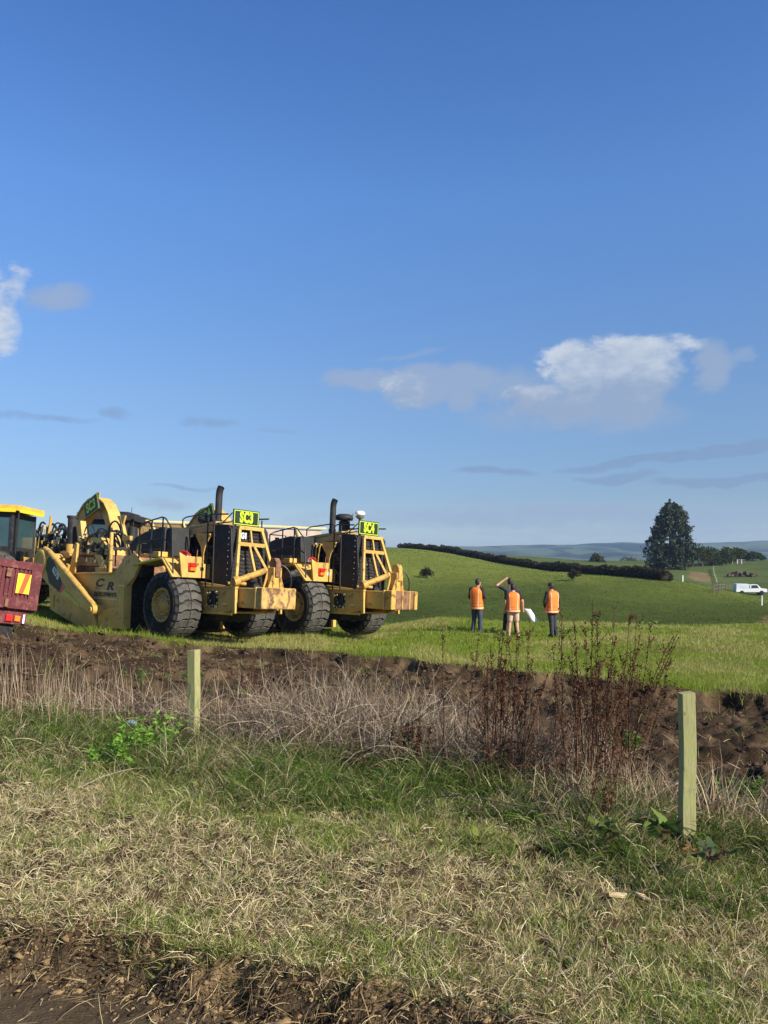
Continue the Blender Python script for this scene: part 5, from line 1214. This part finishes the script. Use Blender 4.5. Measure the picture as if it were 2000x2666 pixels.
# --- bare dark branch lying over the grass
def branch(px, Yd, L, az0, label, seed, th0=1.25):
    r_ = random.Random(seed); x = (px - CX) / F * Yd; b = MB(); z0 = gnd(x, Yd)
    def grow(p, d, l, r, lv):
        pts = [p]; 
        for k in range(5):
            d = (d + Vector((r_.gauss(0, .12), r_.gauss(0, .12), r_.gauss(.03, .1)))).normalized(); p = p + d * l / 5; pts.append(p)
            if lv < 3 and r_.random() < .75: grow(p, (d + Vector((r_.gauss(0, .6), r_.gauss(0, .6), r_.gauss(.2, .4)))).normalized(), l * .5, r * .55, lv + 1)
        b.tube(pts, [r * (1 - .13 * k) for k in range(6)], 5)
    grow(Vector((x, Yd, z0 + .12)), Vector((math.cos(az0) * math.sin(th0), math.sin(az0) * math.sin(th0), math.cos(th0))), L, .009, 0)
    tag(b.build('fallen_branch', pmat('dark_bark', (.035, .028, .022), .8, 0, .3, 20)), label, 'branch')
branch(900, 8.3, 1.1, .1, 'dark bare branch arching out of the dead stems', 4); branch(1420, 6.6, .9, math.pi * .9, 'dark bare twig lying over the grass below the docks', 6, 1.35)

# --- broad and feathery leaf plants
def leafy(name, px, Yd, nl, ln, wd, cols, label, cat, seed, K=7, lean=(.5, 1.3), dz=.0, group=None, prof=None):
    r_ = np.random.default_rng(seed); x = (px - CX) / F * Yd; T = empty(name, (x, Yd, gnd(x, Yd) + dz), label=label, cat=cat, group=group)
    B = r_.normal(0, .035, (nl, 3)); B[:, 2] = 0; Lh = r_.uniform(.6, 1.1, nl) * ln; az_ = np.arange(nl) * 2.4 + r_.normal(0, .3, nl)
    P = blade_paths(B, Lh, r_.uniform(lean[0] * .5, lean[1] * .7, nl), r_.uniform(.3, 1.0, nl), K=K, az_=az_)
    if prof is None: prof = [.15, .18, .8, 1.0, .95, .6, .05]
    W = np.array(prof)[None] * wd * r_.uniform(.7, 1.15, (nl, 1)) * r_.uniform(.8, 1.15, (nl, K)); P[:, 1:] += r_.normal(0, .008, (nl, K - 1, 3)); C = np.array(cols)[r_.integers(0, len(cols), nl)] * (1 + r_.normal(0, .12, (nl, 1)))
    up = np.stack([-np.sin(az_) * 0 + np.cos(az_) * .5, np.sin(az_) * .5, np.ones(nl)], 1)[:, None]
    C = np.clip(C, .01, .6)
    for q1 in range(nl): ribbons('leaf', P[q1:q1 + 1], W[q1:q1 + 1], C[q1:q1 + 1], M_leaf, T, up[q1:q1 + 1])
    return T
DG = [(.13, .19, .04), (.17, .24, .06), (.24, .27, .09), (.22, .17, .08)]
leafy('broadleaf_plant', 1720, 5.80, 11, .24, .095, DG, 'broad green dock leaves at the foot of the right post', 'broadleaf plant', 21, lean=(.4, 1.0), dz=.17)
leafy('broadleaf_plant', 1585, 5.75, 9, .21, .08, DG, 'greyish broad leaves left of the right post, in long grass', 'broadleaf plant', 22, lean=(.3, 1.0), dz=.16)
leafy('broadleaf_plant', 1850, 5.35, 8, .20, .07, [(.10, .15, .07), (.20, .13, .08)], 'broad mottled leaves right of the right post', 'broadleaf plant', 23, lean=(.4, 1.1), dz=.17)
leafy('broadleaf_plant', 1738, 5.6, 1, .19, .055, [(.42, .17, .06)], 'orange brown dying leaf hanging below the broad green leaves', 'dead leaf', 24, lean=(1.4, 2.0), dz=.15)
leafy('broadleaf_plant', 520, 4.95, 5, .13, .06, DG, 'small flat green leaves in the mown straw at left centre', 'broadleaf plant', 25, lean=(1.2, 1.9))
leafy('broadleaf_plant', 1240, 6.1, 6, .16, .06, [(.22, .24, .06), (.28, .25, .08)], 'yellowing small leaves in the long grass near the middle', 'broadleaf plant', 26, lean=(.6, 1.4))
def nettle(px, Yd, nst, h, cols, label, seed, spread=.25, cat='leafy weed', lw=.03, group='green leafy weeds', zup=0.0):
    r_ = np.random.default_rng(seed); x = (px - CX) / F * Yd; T = empty('leafy_weed', (x, Yd, gnd(x, Yd)), label=label, cat=cat, group=group)
    b0 = np.stack([r_.normal(0, spread, nst), r_.normal(0, spread * .6, nst), np.zeros(nst)], 1); P = blade_paths(b0, h * r_.uniform(.6, 1.1, nst), np.abs(r_.normal(.3, .2, nst)), r_.uniform(0, .6, nst), K=6, az_=r_.uniform(0, 6.28, nst))
    cc = np.array(cols); [ribbons('stem', P[q1:q1 + 1], np.full((1, 6), .004), cc[:1] * .9, M_leaf, T) for q1 in range(nst)]
    nl = nst * 26; i = r_.integers(0, nst, nl); k = r_.integers(2, 6, nl); B = P[i, k] + r_.normal(0, .012, (nl, 3)); Q = blade_paths(B, r_.uniform(.5, 1.2, nl) * lw * 2.2, r_.uniform(.5, 1.8, nl), r_.uniform(0, .9, nl), K=4, az_=r_.uniform(0, 6.28, nl))
    fo = ribbons('foliage', Q, np.array([.2, 1.0, .7, .05])[None] * lw * r_.uniform(.6, 1.1, (nl, 1)), np.clip(cc[r_.integers(0, len(cc), nl)] * (1 + r_.normal(0, .15, (nl, 1))), .01, .6), M_leaf, T); fo['kind'] = 'stuff'
LG = [(.20, .36, .05), (.25, .42, .07), (.14, .28, .04)]
nettle(370, 8.95, 18, .42, LG, 'bright green feathery weed in the long grass below the left post', 31, .17); nettle(300, 8.35, 11, .32, LG, 'smaller bright green weed just left of the feathery one', 32, .10)
MG = [(.08, .15, .03), (.11, .19, .04)]
nettle(1930, 8.6, 14, .30, MG, 'green weed clump on the soil right of the right post', 33, .13); nettle(1880, 7.9, 8, .22, MG, 'smaller green weed clump below the one at the right edge', 34, .10); nettle(1620, 10.0, 10, .30, MG, 'green weed behind the tallest dock plant', 35, .14)
nettle(1425, 9.4, 9, .28, MG, 'green weed between the two tall dock plants', 36, .12); nettle(455, 14.8, 12, .28, MG, 'green regrowth on the dug soil left of the left post', 37, .35); nettle(585, 14.0, 8, .20, MG, 'green regrowth on the dug soil right of the left post', 38, .28)
PG = [(.32, .38, .12), (.24, .30, .08)]
for k, (px, Yd, lb) in enumerate(((1300, 27.5, 'pale weed in the turf between the left person and the one in shorts'), (1482, 27.0, 'pale weed in the turf right of the rightmost person'), (1297, 25.2, 'small pale weed nearer the camera between the people'), (1700, 30.5, 'pale weed at the brow far right of the people'))):
    nettle(px, Yd, 5, .20, PG, lb, 40 + k, .16, lw=.05, group='pale weeds in the paddock turf')
# --- small litter
def scrap(name, px, Yd, d, mat, label, cat, rot=(0, 0, 0), seed=1):
    r_ = random.Random(seed); x = (px - CX) / F * Yd; b = MB(); n = 9
    pts = [(math.cos(2 * math.pi * i / n) * d[0] * r_.uniform(.7, 1.1), math.sin(2 * math.pi * i / n) * d[1] * r_.uniform(.6, 1.1)) for i in range(n)]
    b.prism(pts, 0, d[2], 'z'); o = b.build(name, mat, None, .003); o.location = (x, Yd, gnd(x, Yd) + .03); o.rotation_euler = rot; tag(o, label, cat)
scrap('broken_wood', 1610, 5.15, (.075, .022, .02), pmat('pale_wood', (.55, .42, .24), .8, 0, .2, 20), 'pale chip of broken wood below the broad leaves', 'wood chip', (.2, .1, .2)); scrap('broken_wood', 1672, 5.18, (.05, .02, .018), MATS['pale_wood'], 'smaller yellowish chip of wood beside the larger chip', 'wood chip', (.1, .3, -.3), 2)
scrap('plastic_scrap', 345, 10.2, (.07, .05, .03), pmat('blue_plastic', (.25, .35, .55), .4, 0, .2, 20), 'crumpled blue plastic scrap left of the left post', 'litter', (.4, .2, 0), 3)

# ---------- fence posts
def post(px, Yd, hh, wd, label, seed, rz=0.0, ry=0.0):
    x = (px - CX) / F * Yd; n = 14; r_ = random.Random(seed); b = MB(); h = wd / 2; vs = []; fs = []
    for i in range(n + 1):
        z = -.35 + (hh + .35) * i / n; k = 1 + .012 * math.sin(i * 1.3 + seed) ; bx = .004 * math.sin(i * .7 + seed)
        for (a, c) in ((-1, -.94), (-.94, -1), (.94, -1), (1, -.94), (1, .94), (.94, 1), (-.94, 1), (-1, .94)): vs.append((a * h * k + bx, c * h * k, z + (.006 * a if i == n else 0)))
    for i in range(n):
        for j in range(8): fs.append((i * 8 + j, i * 8 + (j + 1) % 8, (i + 1) * 8 + (j + 1) % 8, (i + 1) * 8 + j))
    fs.append(tuple(range(n * 8, n * 8 + 8))); b.add(vs, fs)
    name = 'weathered_wood'
    if name not in MATS:
        m = bpy.data.materials.new(name); m.use_nodes = True; t = NT(m.node_tree); t.n.clear(); tcx = t.new('ShaderNodeTexCoord'); mp = t.new('ShaderNodeMapping'); t.l.new(tcx.outputs['Object'], mp.inputs[0]); mp.inputs['Scale'].default_value = (1, 1, .07)
        g = t.noise(mp.outputs[0], 85, 6, .7, .8); g2 = t.noise(tcx.outputs['Object'], 7, 5, .6); mp2 = t.new('ShaderNodeMapping'); t.l.new(tcx.outputs['Object'], mp2.inputs[0]); mp2.inputs['Scale'].default_value = (1, 1, .35); kn = t.noise(mp2.outputs[0], 9, 2, .5, 1.5)
        c = t.mix(t.sstep(g, .35, .65), (.24, .23, .095), (.40, .38, .17)); c = t.mix(t.sstep(g2, .42, .62, 0, .7), c, (.30, .31, .11)); c = t.mix(t.sstep(kn, .60, .68, 0, .8), c, (.14, .115, .065)); c = t.mix(t.sstep(g, .60, .66, 0, .75), c, (.085, .07, .045))
        p = t.new('ShaderNodeBsdfPrincipled'); t.put(p.inputs['Base Color'], c); p.inputs['Roughness'].default_value = .85; bn = t.new('ShaderNodeBump'); bn.inputs['Strength'].default_value = .5; bn.inputs['Distance'].default_value = .006; t.put(bn.inputs['Height'], g); t.l.new(bn.outputs[0], p.inputs['Normal']); o = t.new('ShaderNodeOutputMaterial'); t.l.new(p.outputs[0], o.inputs[0]); MATS[name] = m
    o = b.build('fence_post', MATS[name], None, .004); o.location = (x, Yd, gnd(x, Yd)); o.rotation_euler = (0, ry, rz); tag(o, label, 'fence post', 'weathered wooden fence posts'); return o
post(1790, 6.24, ZC - (1803 - CY) / F * 6.24 - gnd(.376 * 6.24, 6.24), .102, 'square weathered wooden fence post standing at the right', 1, .02, -.004)
post(504, 9.75, ZC - (1692 - CY) / F * 9.75 - gnd(-.236 * 9.75, 9.75), .112, 'greenish wooden fence post at the left, in front of the scraper', 2, -.42, .008)

# ================================================================== TREES, HEDGE, BUSHES
def leafcloud(P, size, cols, name, parent, jit=.25, droop=0.0, mat=None):
    n = len(P); s = size * rng.uniform(.6, 1.3, n); Pp = blade_paths(P, s, rng.uniform(.3, 2.4, n) if not droop else rng.uniform(1.9, 2.9, n), rng.normal(0, .3, n), K=3)
    W = s[:, None] * np.array([.35, .75, .12])[None]; return ribbons(name, Pp, W, mixcol(cols, n, None, jit), mat or M_leaf, parent)
M_leafd = leafmat('conifer_leaf', .12, .7, .15)
def conifer(px, py, Yd, Hm, Wm, label):
    p = ((px - CX) / F * Yd, Yd, 0); z = gnd(p[0], p[1]); T = empty('conifer_tree', (p[0], p[1], z), label=label, cat='conifer'); r_ = np.random.default_rng(5)
    tr = MB(); tr.tube([(0, 0, -.3), (0, 0, Hm * .4), (.1, 0, Hm * .96)], [.42, .30, .05], 10); 
    hs = np.array([0, .06, .15, .30, .42, .60, .75, .86, .94, 1.0]); wl = np.array([.60, .82, .96, 1.0, .95, .74, .62, .44, .24, .03]); wr = np.array([.45, .62, .80, .98, .95, .84, .82, .60, .42, .03])
    pts = []; nb = 340
    for k in range(nb):
        f = r_.uniform(.03, .97) ** .9; a = r_.uniform(0, 2 * math.pi); ca = math.cos(a); w_ = np.interp(f, hs, wr if ca > 0 else wl) * Wm / 2 * r_.uniform(.62, 1.12); zz = f * Hm
        tip = np.array([ca * w_, math.sin(a) * w_, zz - w_ * .12]); st = np.array([0, 0, zz - w_ * .05])
        if k % 5 == 0: tr.tube([tuple(st), tuple((st + tip) / 2 + np.array([0, 0, .15])), tuple(tip)], [.09, .06, .02], 5)
        m = int(22 + 40 * (1 - f)); t = r_.uniform(.45, 1.08, m)[:, None]; q_ = st + (tip - st) * t + r_.normal(0, .22, (m, 3)) * np.array([1, 1, .7]); pts.append(q_)
        m2 = 26; q2 = tip + np.stack([r_.normal(0, .20, m2), r_.normal(0, .20, m2), -r_.uniform(0, 1.15, m2)], 1); pts.append(q2)
    for (ox, oz, hh) in ((-.1, 1.0, 1.2), (.75, .955, 1.0), (1.7, .90, .9)):
        m = 90; t = r_.uniform(0, 1, m); pts.append(np.stack([ox + r_.normal(0, .22, m) * (1.1 - t), r_.normal(0, .22, m) * (1.1 - t), oz * Hm + (t - .6) * hh], 1))
    tr.build('trunk', pmat('tree_bark', (.10, .075, .055), .9, 0, .3, 4), T)
    leafcloud(np.concatenate(pts), .34, [(.022, .036, .020), (.032, .050, .026), (.050, .066, .034), (.075, .085, .05)], 'crown', T, .25, 1.0, M_leafd)
    return T
conifer(1745, 1480, 180, 15.4, 10.2, 'big dark drooping conifer standing alone on the far slope')
def bushy(name, p, Hm, Wm, cols, label, cat, group=None, n=1600, leaf=.22, seed=0, trunk=True, kind=None):
    r_ = np.random.default_rng(seed + 100); T = empty(name, p, label=label, cat=cat, group=group); tr = MB()
    cs = [(r_.normal(0, Wm * .22), r_.normal(0, Wm * .18), Hm * r_.uniform(.35, .78)) for _ in range(9)]; pts = []
    for c in cs:
        m = n // 9; d = r_.normal(0, 1, (m, 3)); d /= np.linalg.norm(d, axis=1, keepdims=True); rr_ = Hm * .27 * r_.uniform(.55, 1.05, (m, 1)); pts.append(np.array(c) + d * rr_ * np.array([Wm / Hm * .8, Wm / Hm * .7, .9]))
        tr.tube([(0, 0, -.1), (c[0] * .4, c[1] * .4, Hm * .3), c], [Hm * .02, Hm * .015, Hm * .004], 5)
    q_ = np.concatenate(pts); q_[:, 2] = np.maximum(q_[:, 2], .02); tr.build('trunk', pmat('tree_bark', (.10, .075, .055), .9, 0, .3, 4), T); leafcloud(q_, leaf, cols, 'crown', T)
    return T
OL = [(.030, .048, .018), (.045, .065, .022), (.065, .080, .028)]
hz = [(1800, 192, 5.6, 6.5), (1828, 194, 4.9, 6.5), (1850, 197, 4.4, 6), (1872, 200, 4.7, 7), (1893, 203, 4.5, 6.5), (1915, 206, 4.6, 6), (1938, 209, 3.6, 6), (1958, 212, 2.6, 5)]
lbl = ['tallest bushy tree, touching the conifer', 'rounded bushy tree second from the conifer', 'low bushy tree third from the conifer', 'wide bushy tree in the middle of the far row', 'bushy tree just right of the middle of the far row', 'pale topped bushy tree near the end of the far row', 'small bushy tree next to last in the far row', 'smallest bush at the right end of the far row']
for k, (px, Yd, hm, wm) in enumerate(hz):
    x = (px - CX) / F * Yd; bushy('bushy_tree', (x, Yd, gnd(x, Yd) - .2), hm, wm, OL if k % 2 == 0 else OL[1:] + [(.09, .09, .035)], lbl[k], 'tree', 'row of bushy trees right of the conifer', 1500, .40, k)
for k, (px, py, Yd, hm, wm, cl, lb) in enumerate(((1558, 1440, 215, 4.6, 4.6, [(.11, .09, .05), (.08, .075, .04), (.06, .07, .03)], 'small round brownish tree behind the long hedge'), (1645, 1447, 330, 7, 9, [(.14, .11, .07), (.10, .09, .05)], 'bare pale tree far behind the pine row'), (1988, 1455, 330, 9, 9, [(.015, .03, .018), (.022, .04, .02)], 'dark pointed tree at the far right edge'), (1962, 1460, 340, 6, 5, [(.015, .03, .018), (.022, .04, .02)], 'small dark pine left of the dark tree at the far right edge'))):
    x = (px - CX) / F * Yd; ztop = ZC - (py - 0 - CY) / F * Yd; bushy('field_tree', (x, Yd, ztop - hm), hm, wm, cl, lb, 'tree', None, 1500, .4, 20 + k)
for k in range(7):
    px = 1592 + k * 14; Yd = 320 + 3 * k; hm = 8 + (k * 37 % 5) * .5; x = (px - CX) / F * Yd; zt = ZC - (1458 - (k * 53 % 4) - CY) / F * Yd
    bushy('pine_tree', (x, Yd, zt - hm), hm, 4.2, [(.014, .028, .018), (.02, .038, .022)], ['dark pine at the left end of the short far row', 'second dark pine from the left in the short far row', 'third dark pine from the left in the short far row', 'middle dark pine of the short far row', 'third dark pine from the conifer in the short far row', 'second dark pine from the conifer in the short far row', 'dark pine of the short far row nearest the conifer'][k], 'pine', 'short row of dark pines behind the hedge', 700, .5, 40 + k)
# long clipped hedge
A = [(1042, 1424, 198), (1150, 1434, 172), (1300, 1464, 148), (1420, 1480, 128), (1520, 1494, 116), (1630, 1508, 102), (1740, 1521, 92)]
hp = np.array([((a - CX) / F * c, c) for a, b_, c in A]); seg = np.cumsum(np.r_[0, np.linalg.norm(np.diff(hp, axis=0), axis=1)])
n = 34000; t = rng.uniform(0, seg[-1], n); cx_ = np.interp(t, seg, hp[:, 0]); cy_ = np.interp(t, seg, hp[:, 1]); hh_ = 1.15 * (1 + .35 * (vn(t, t * 0, .25, 2) - .5) + .5 * (vn(t, t * 0, 1.1, 5) - .5))
ang = rng.uniform(0, 2 * np.pi, n); rr_ = rng.uniform(.7, 1.05, n) ** .5; ox = np.cos(ang) * rr_ * .75; oz = np.clip(.52 + np.sin(ang) * rr_ * .52, 0, 1.05)
hx = cx_ + ox * .85 + rng.normal(0, .08, n); hy = cy_ + ox * .5 + rng.normal(0, .08, n); HP = np.stack([hx, hy, hgt(hx, hy) + oz * hh_], 1)
T = empty('hedge', (hp[3][0], hp[3][1], gnd(*hp[3])), label='long clipped dark brown hedge running over the hill crest', cat='hedge')
leafcloud(HP - np.array(T.location), .24, [(.040, .032, .018), (.055, .045, .022), (.035, .045, .018), (.075, .055, .03)], 'foliage', T, .25)
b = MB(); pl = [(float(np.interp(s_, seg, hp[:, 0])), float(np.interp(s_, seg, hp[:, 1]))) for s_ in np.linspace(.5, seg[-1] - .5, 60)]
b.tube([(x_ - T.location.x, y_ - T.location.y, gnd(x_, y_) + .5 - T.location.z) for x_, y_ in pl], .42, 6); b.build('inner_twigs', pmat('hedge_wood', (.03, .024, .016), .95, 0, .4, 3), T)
for (px, py, w_, hm, lb) in ((1111, 1506, 1.5, 1.1, 'small dark round bush on the green slope above the people'), (1491, 1512, 1.2, 1.05, 'small bush on the slope, right of and above the people')):
    p = on_ground(px, py, 50, 160); sc_ = p[1] / 88; bushy('round_bush', p, hm * sc_ * 1.15, w_ * sc_ * 1.1, [(.035, .04, .018), (.05, .05, .022), (.07, .06, .03)], lb, 'bush', 'lone bushes on the slope', 900, .16, 60 + int(px))
# ---------- far fences, white stakes, heap
def stake(px, py, hm, lab, mat=None, wd=.10):
    p = on_ground(px, py, 40, 235); b = MB(); b.prism([(-wd, 0), (wd, 0), (wd * .8, hm), (0, hm * 1.05), (-wd * .8, hm)], -wd * .6, wd * .6); b.bb(-wd * 1.1, wd * 1.1, -wd * .7, wd * .7, 0, .08)
    o = b.build('white_stake', mat or M_white, None, .01); o.location = p; return tag(o, lab, 'stake', 'white stakes on the far slope')
stake(1778, 1514, 1.1, 'white stake near the right end of the hedge'); stake(1984, 1576, .9, 'thin pale stake at the right edge below the pickup', None, .05); stake(1885, 1472, 1.0, 'white stake at the left end of the far rail fence', None, .08)
def far_fence(pts, name, label, hpost, rails, mat, np_):
    W = [on_ground(a, b_, 60, 235) for a, b_ in pts]; T = empty(name, W[0], label=label, cat='fence'); o0 = Vector(W[0]); P_ = [Vector(p) - o0 for p in W]
    sgs = [(P_[i], P_[i + 1]) for i in range(len(P_) - 1)]; k_ = 0
    for (a, c) in sgs:
        for k in range(np_):
            q_ = a.lerp(c, k / np_); b = MB(); b.bb(q_.x - .06, q_.x + .06, q_.y - .06, q_.y + .06, q_.z - .1, q_.z + hpost); b.bb(q_.x - .11, q_.x + .11, q_.y - .11, q_.y + .11, q_.z + hpost, q_.z + hpost + .04); b.build('post', mat, T)
    for r_ in rails:
        b = MB(); b.tube([tuple(p + Vector((0, 0, r_))) for p in P_], .04, 4); b.build('rail', mat, T)
far_fence([(1895, 1467), (1920, 1468), (1942, 1468)], 'rail_fence', 'short white rail fence in front of the far bushy trees', 1.1, (.5, .95), M_white, 2)
far_fence([(1857, 1482), (1860, 1500), (1868, 1522)], 'picket_line', 'pale line of posts running down the slope beside the bare track', .7, (.35, .62), pmat('pale_timber', (.36, .34, .22), .8, 0, .1, 3), 3)
far_fence([(1858, 1545), (1880, 1540), (1905, 1538)], 'low_fence', 'low grey paddock fence left of the white pickup', 1.0, (.45, .85), pmat('grey_timber', (.12, .10, .075), .85, 0, .2, 3), 3)
def heap():
    p = on_ground(1930, 1502, 90, 200); b = MB(); r_ = random.Random(9)
    for k in range(26):
        a = r_.uniform(-2.6, 2.6); z = max(0, (1 - abs(a) / 2.8)) * r_.uniform(0, 1.7); l = r_.uniform(.5, 1.4); th = r_.uniform(-.5, .5)
        b.tube([(a - l * .5, r_.uniform(-.6, .6), z + .2 - th * .3), (a + l * .5, r_.uniform(-.6, .6), z + .2 + th * .4)], r_.uniform(.12, .3), 7)
    o = b.build('log_heap', pmat('log_brown', (.08, .055, .035), .9, 0, .4, 2.0)); o.location = p; tag(o, 'heap of brown logs and stumps on the slope above the pickup', 'log heap')
heap()
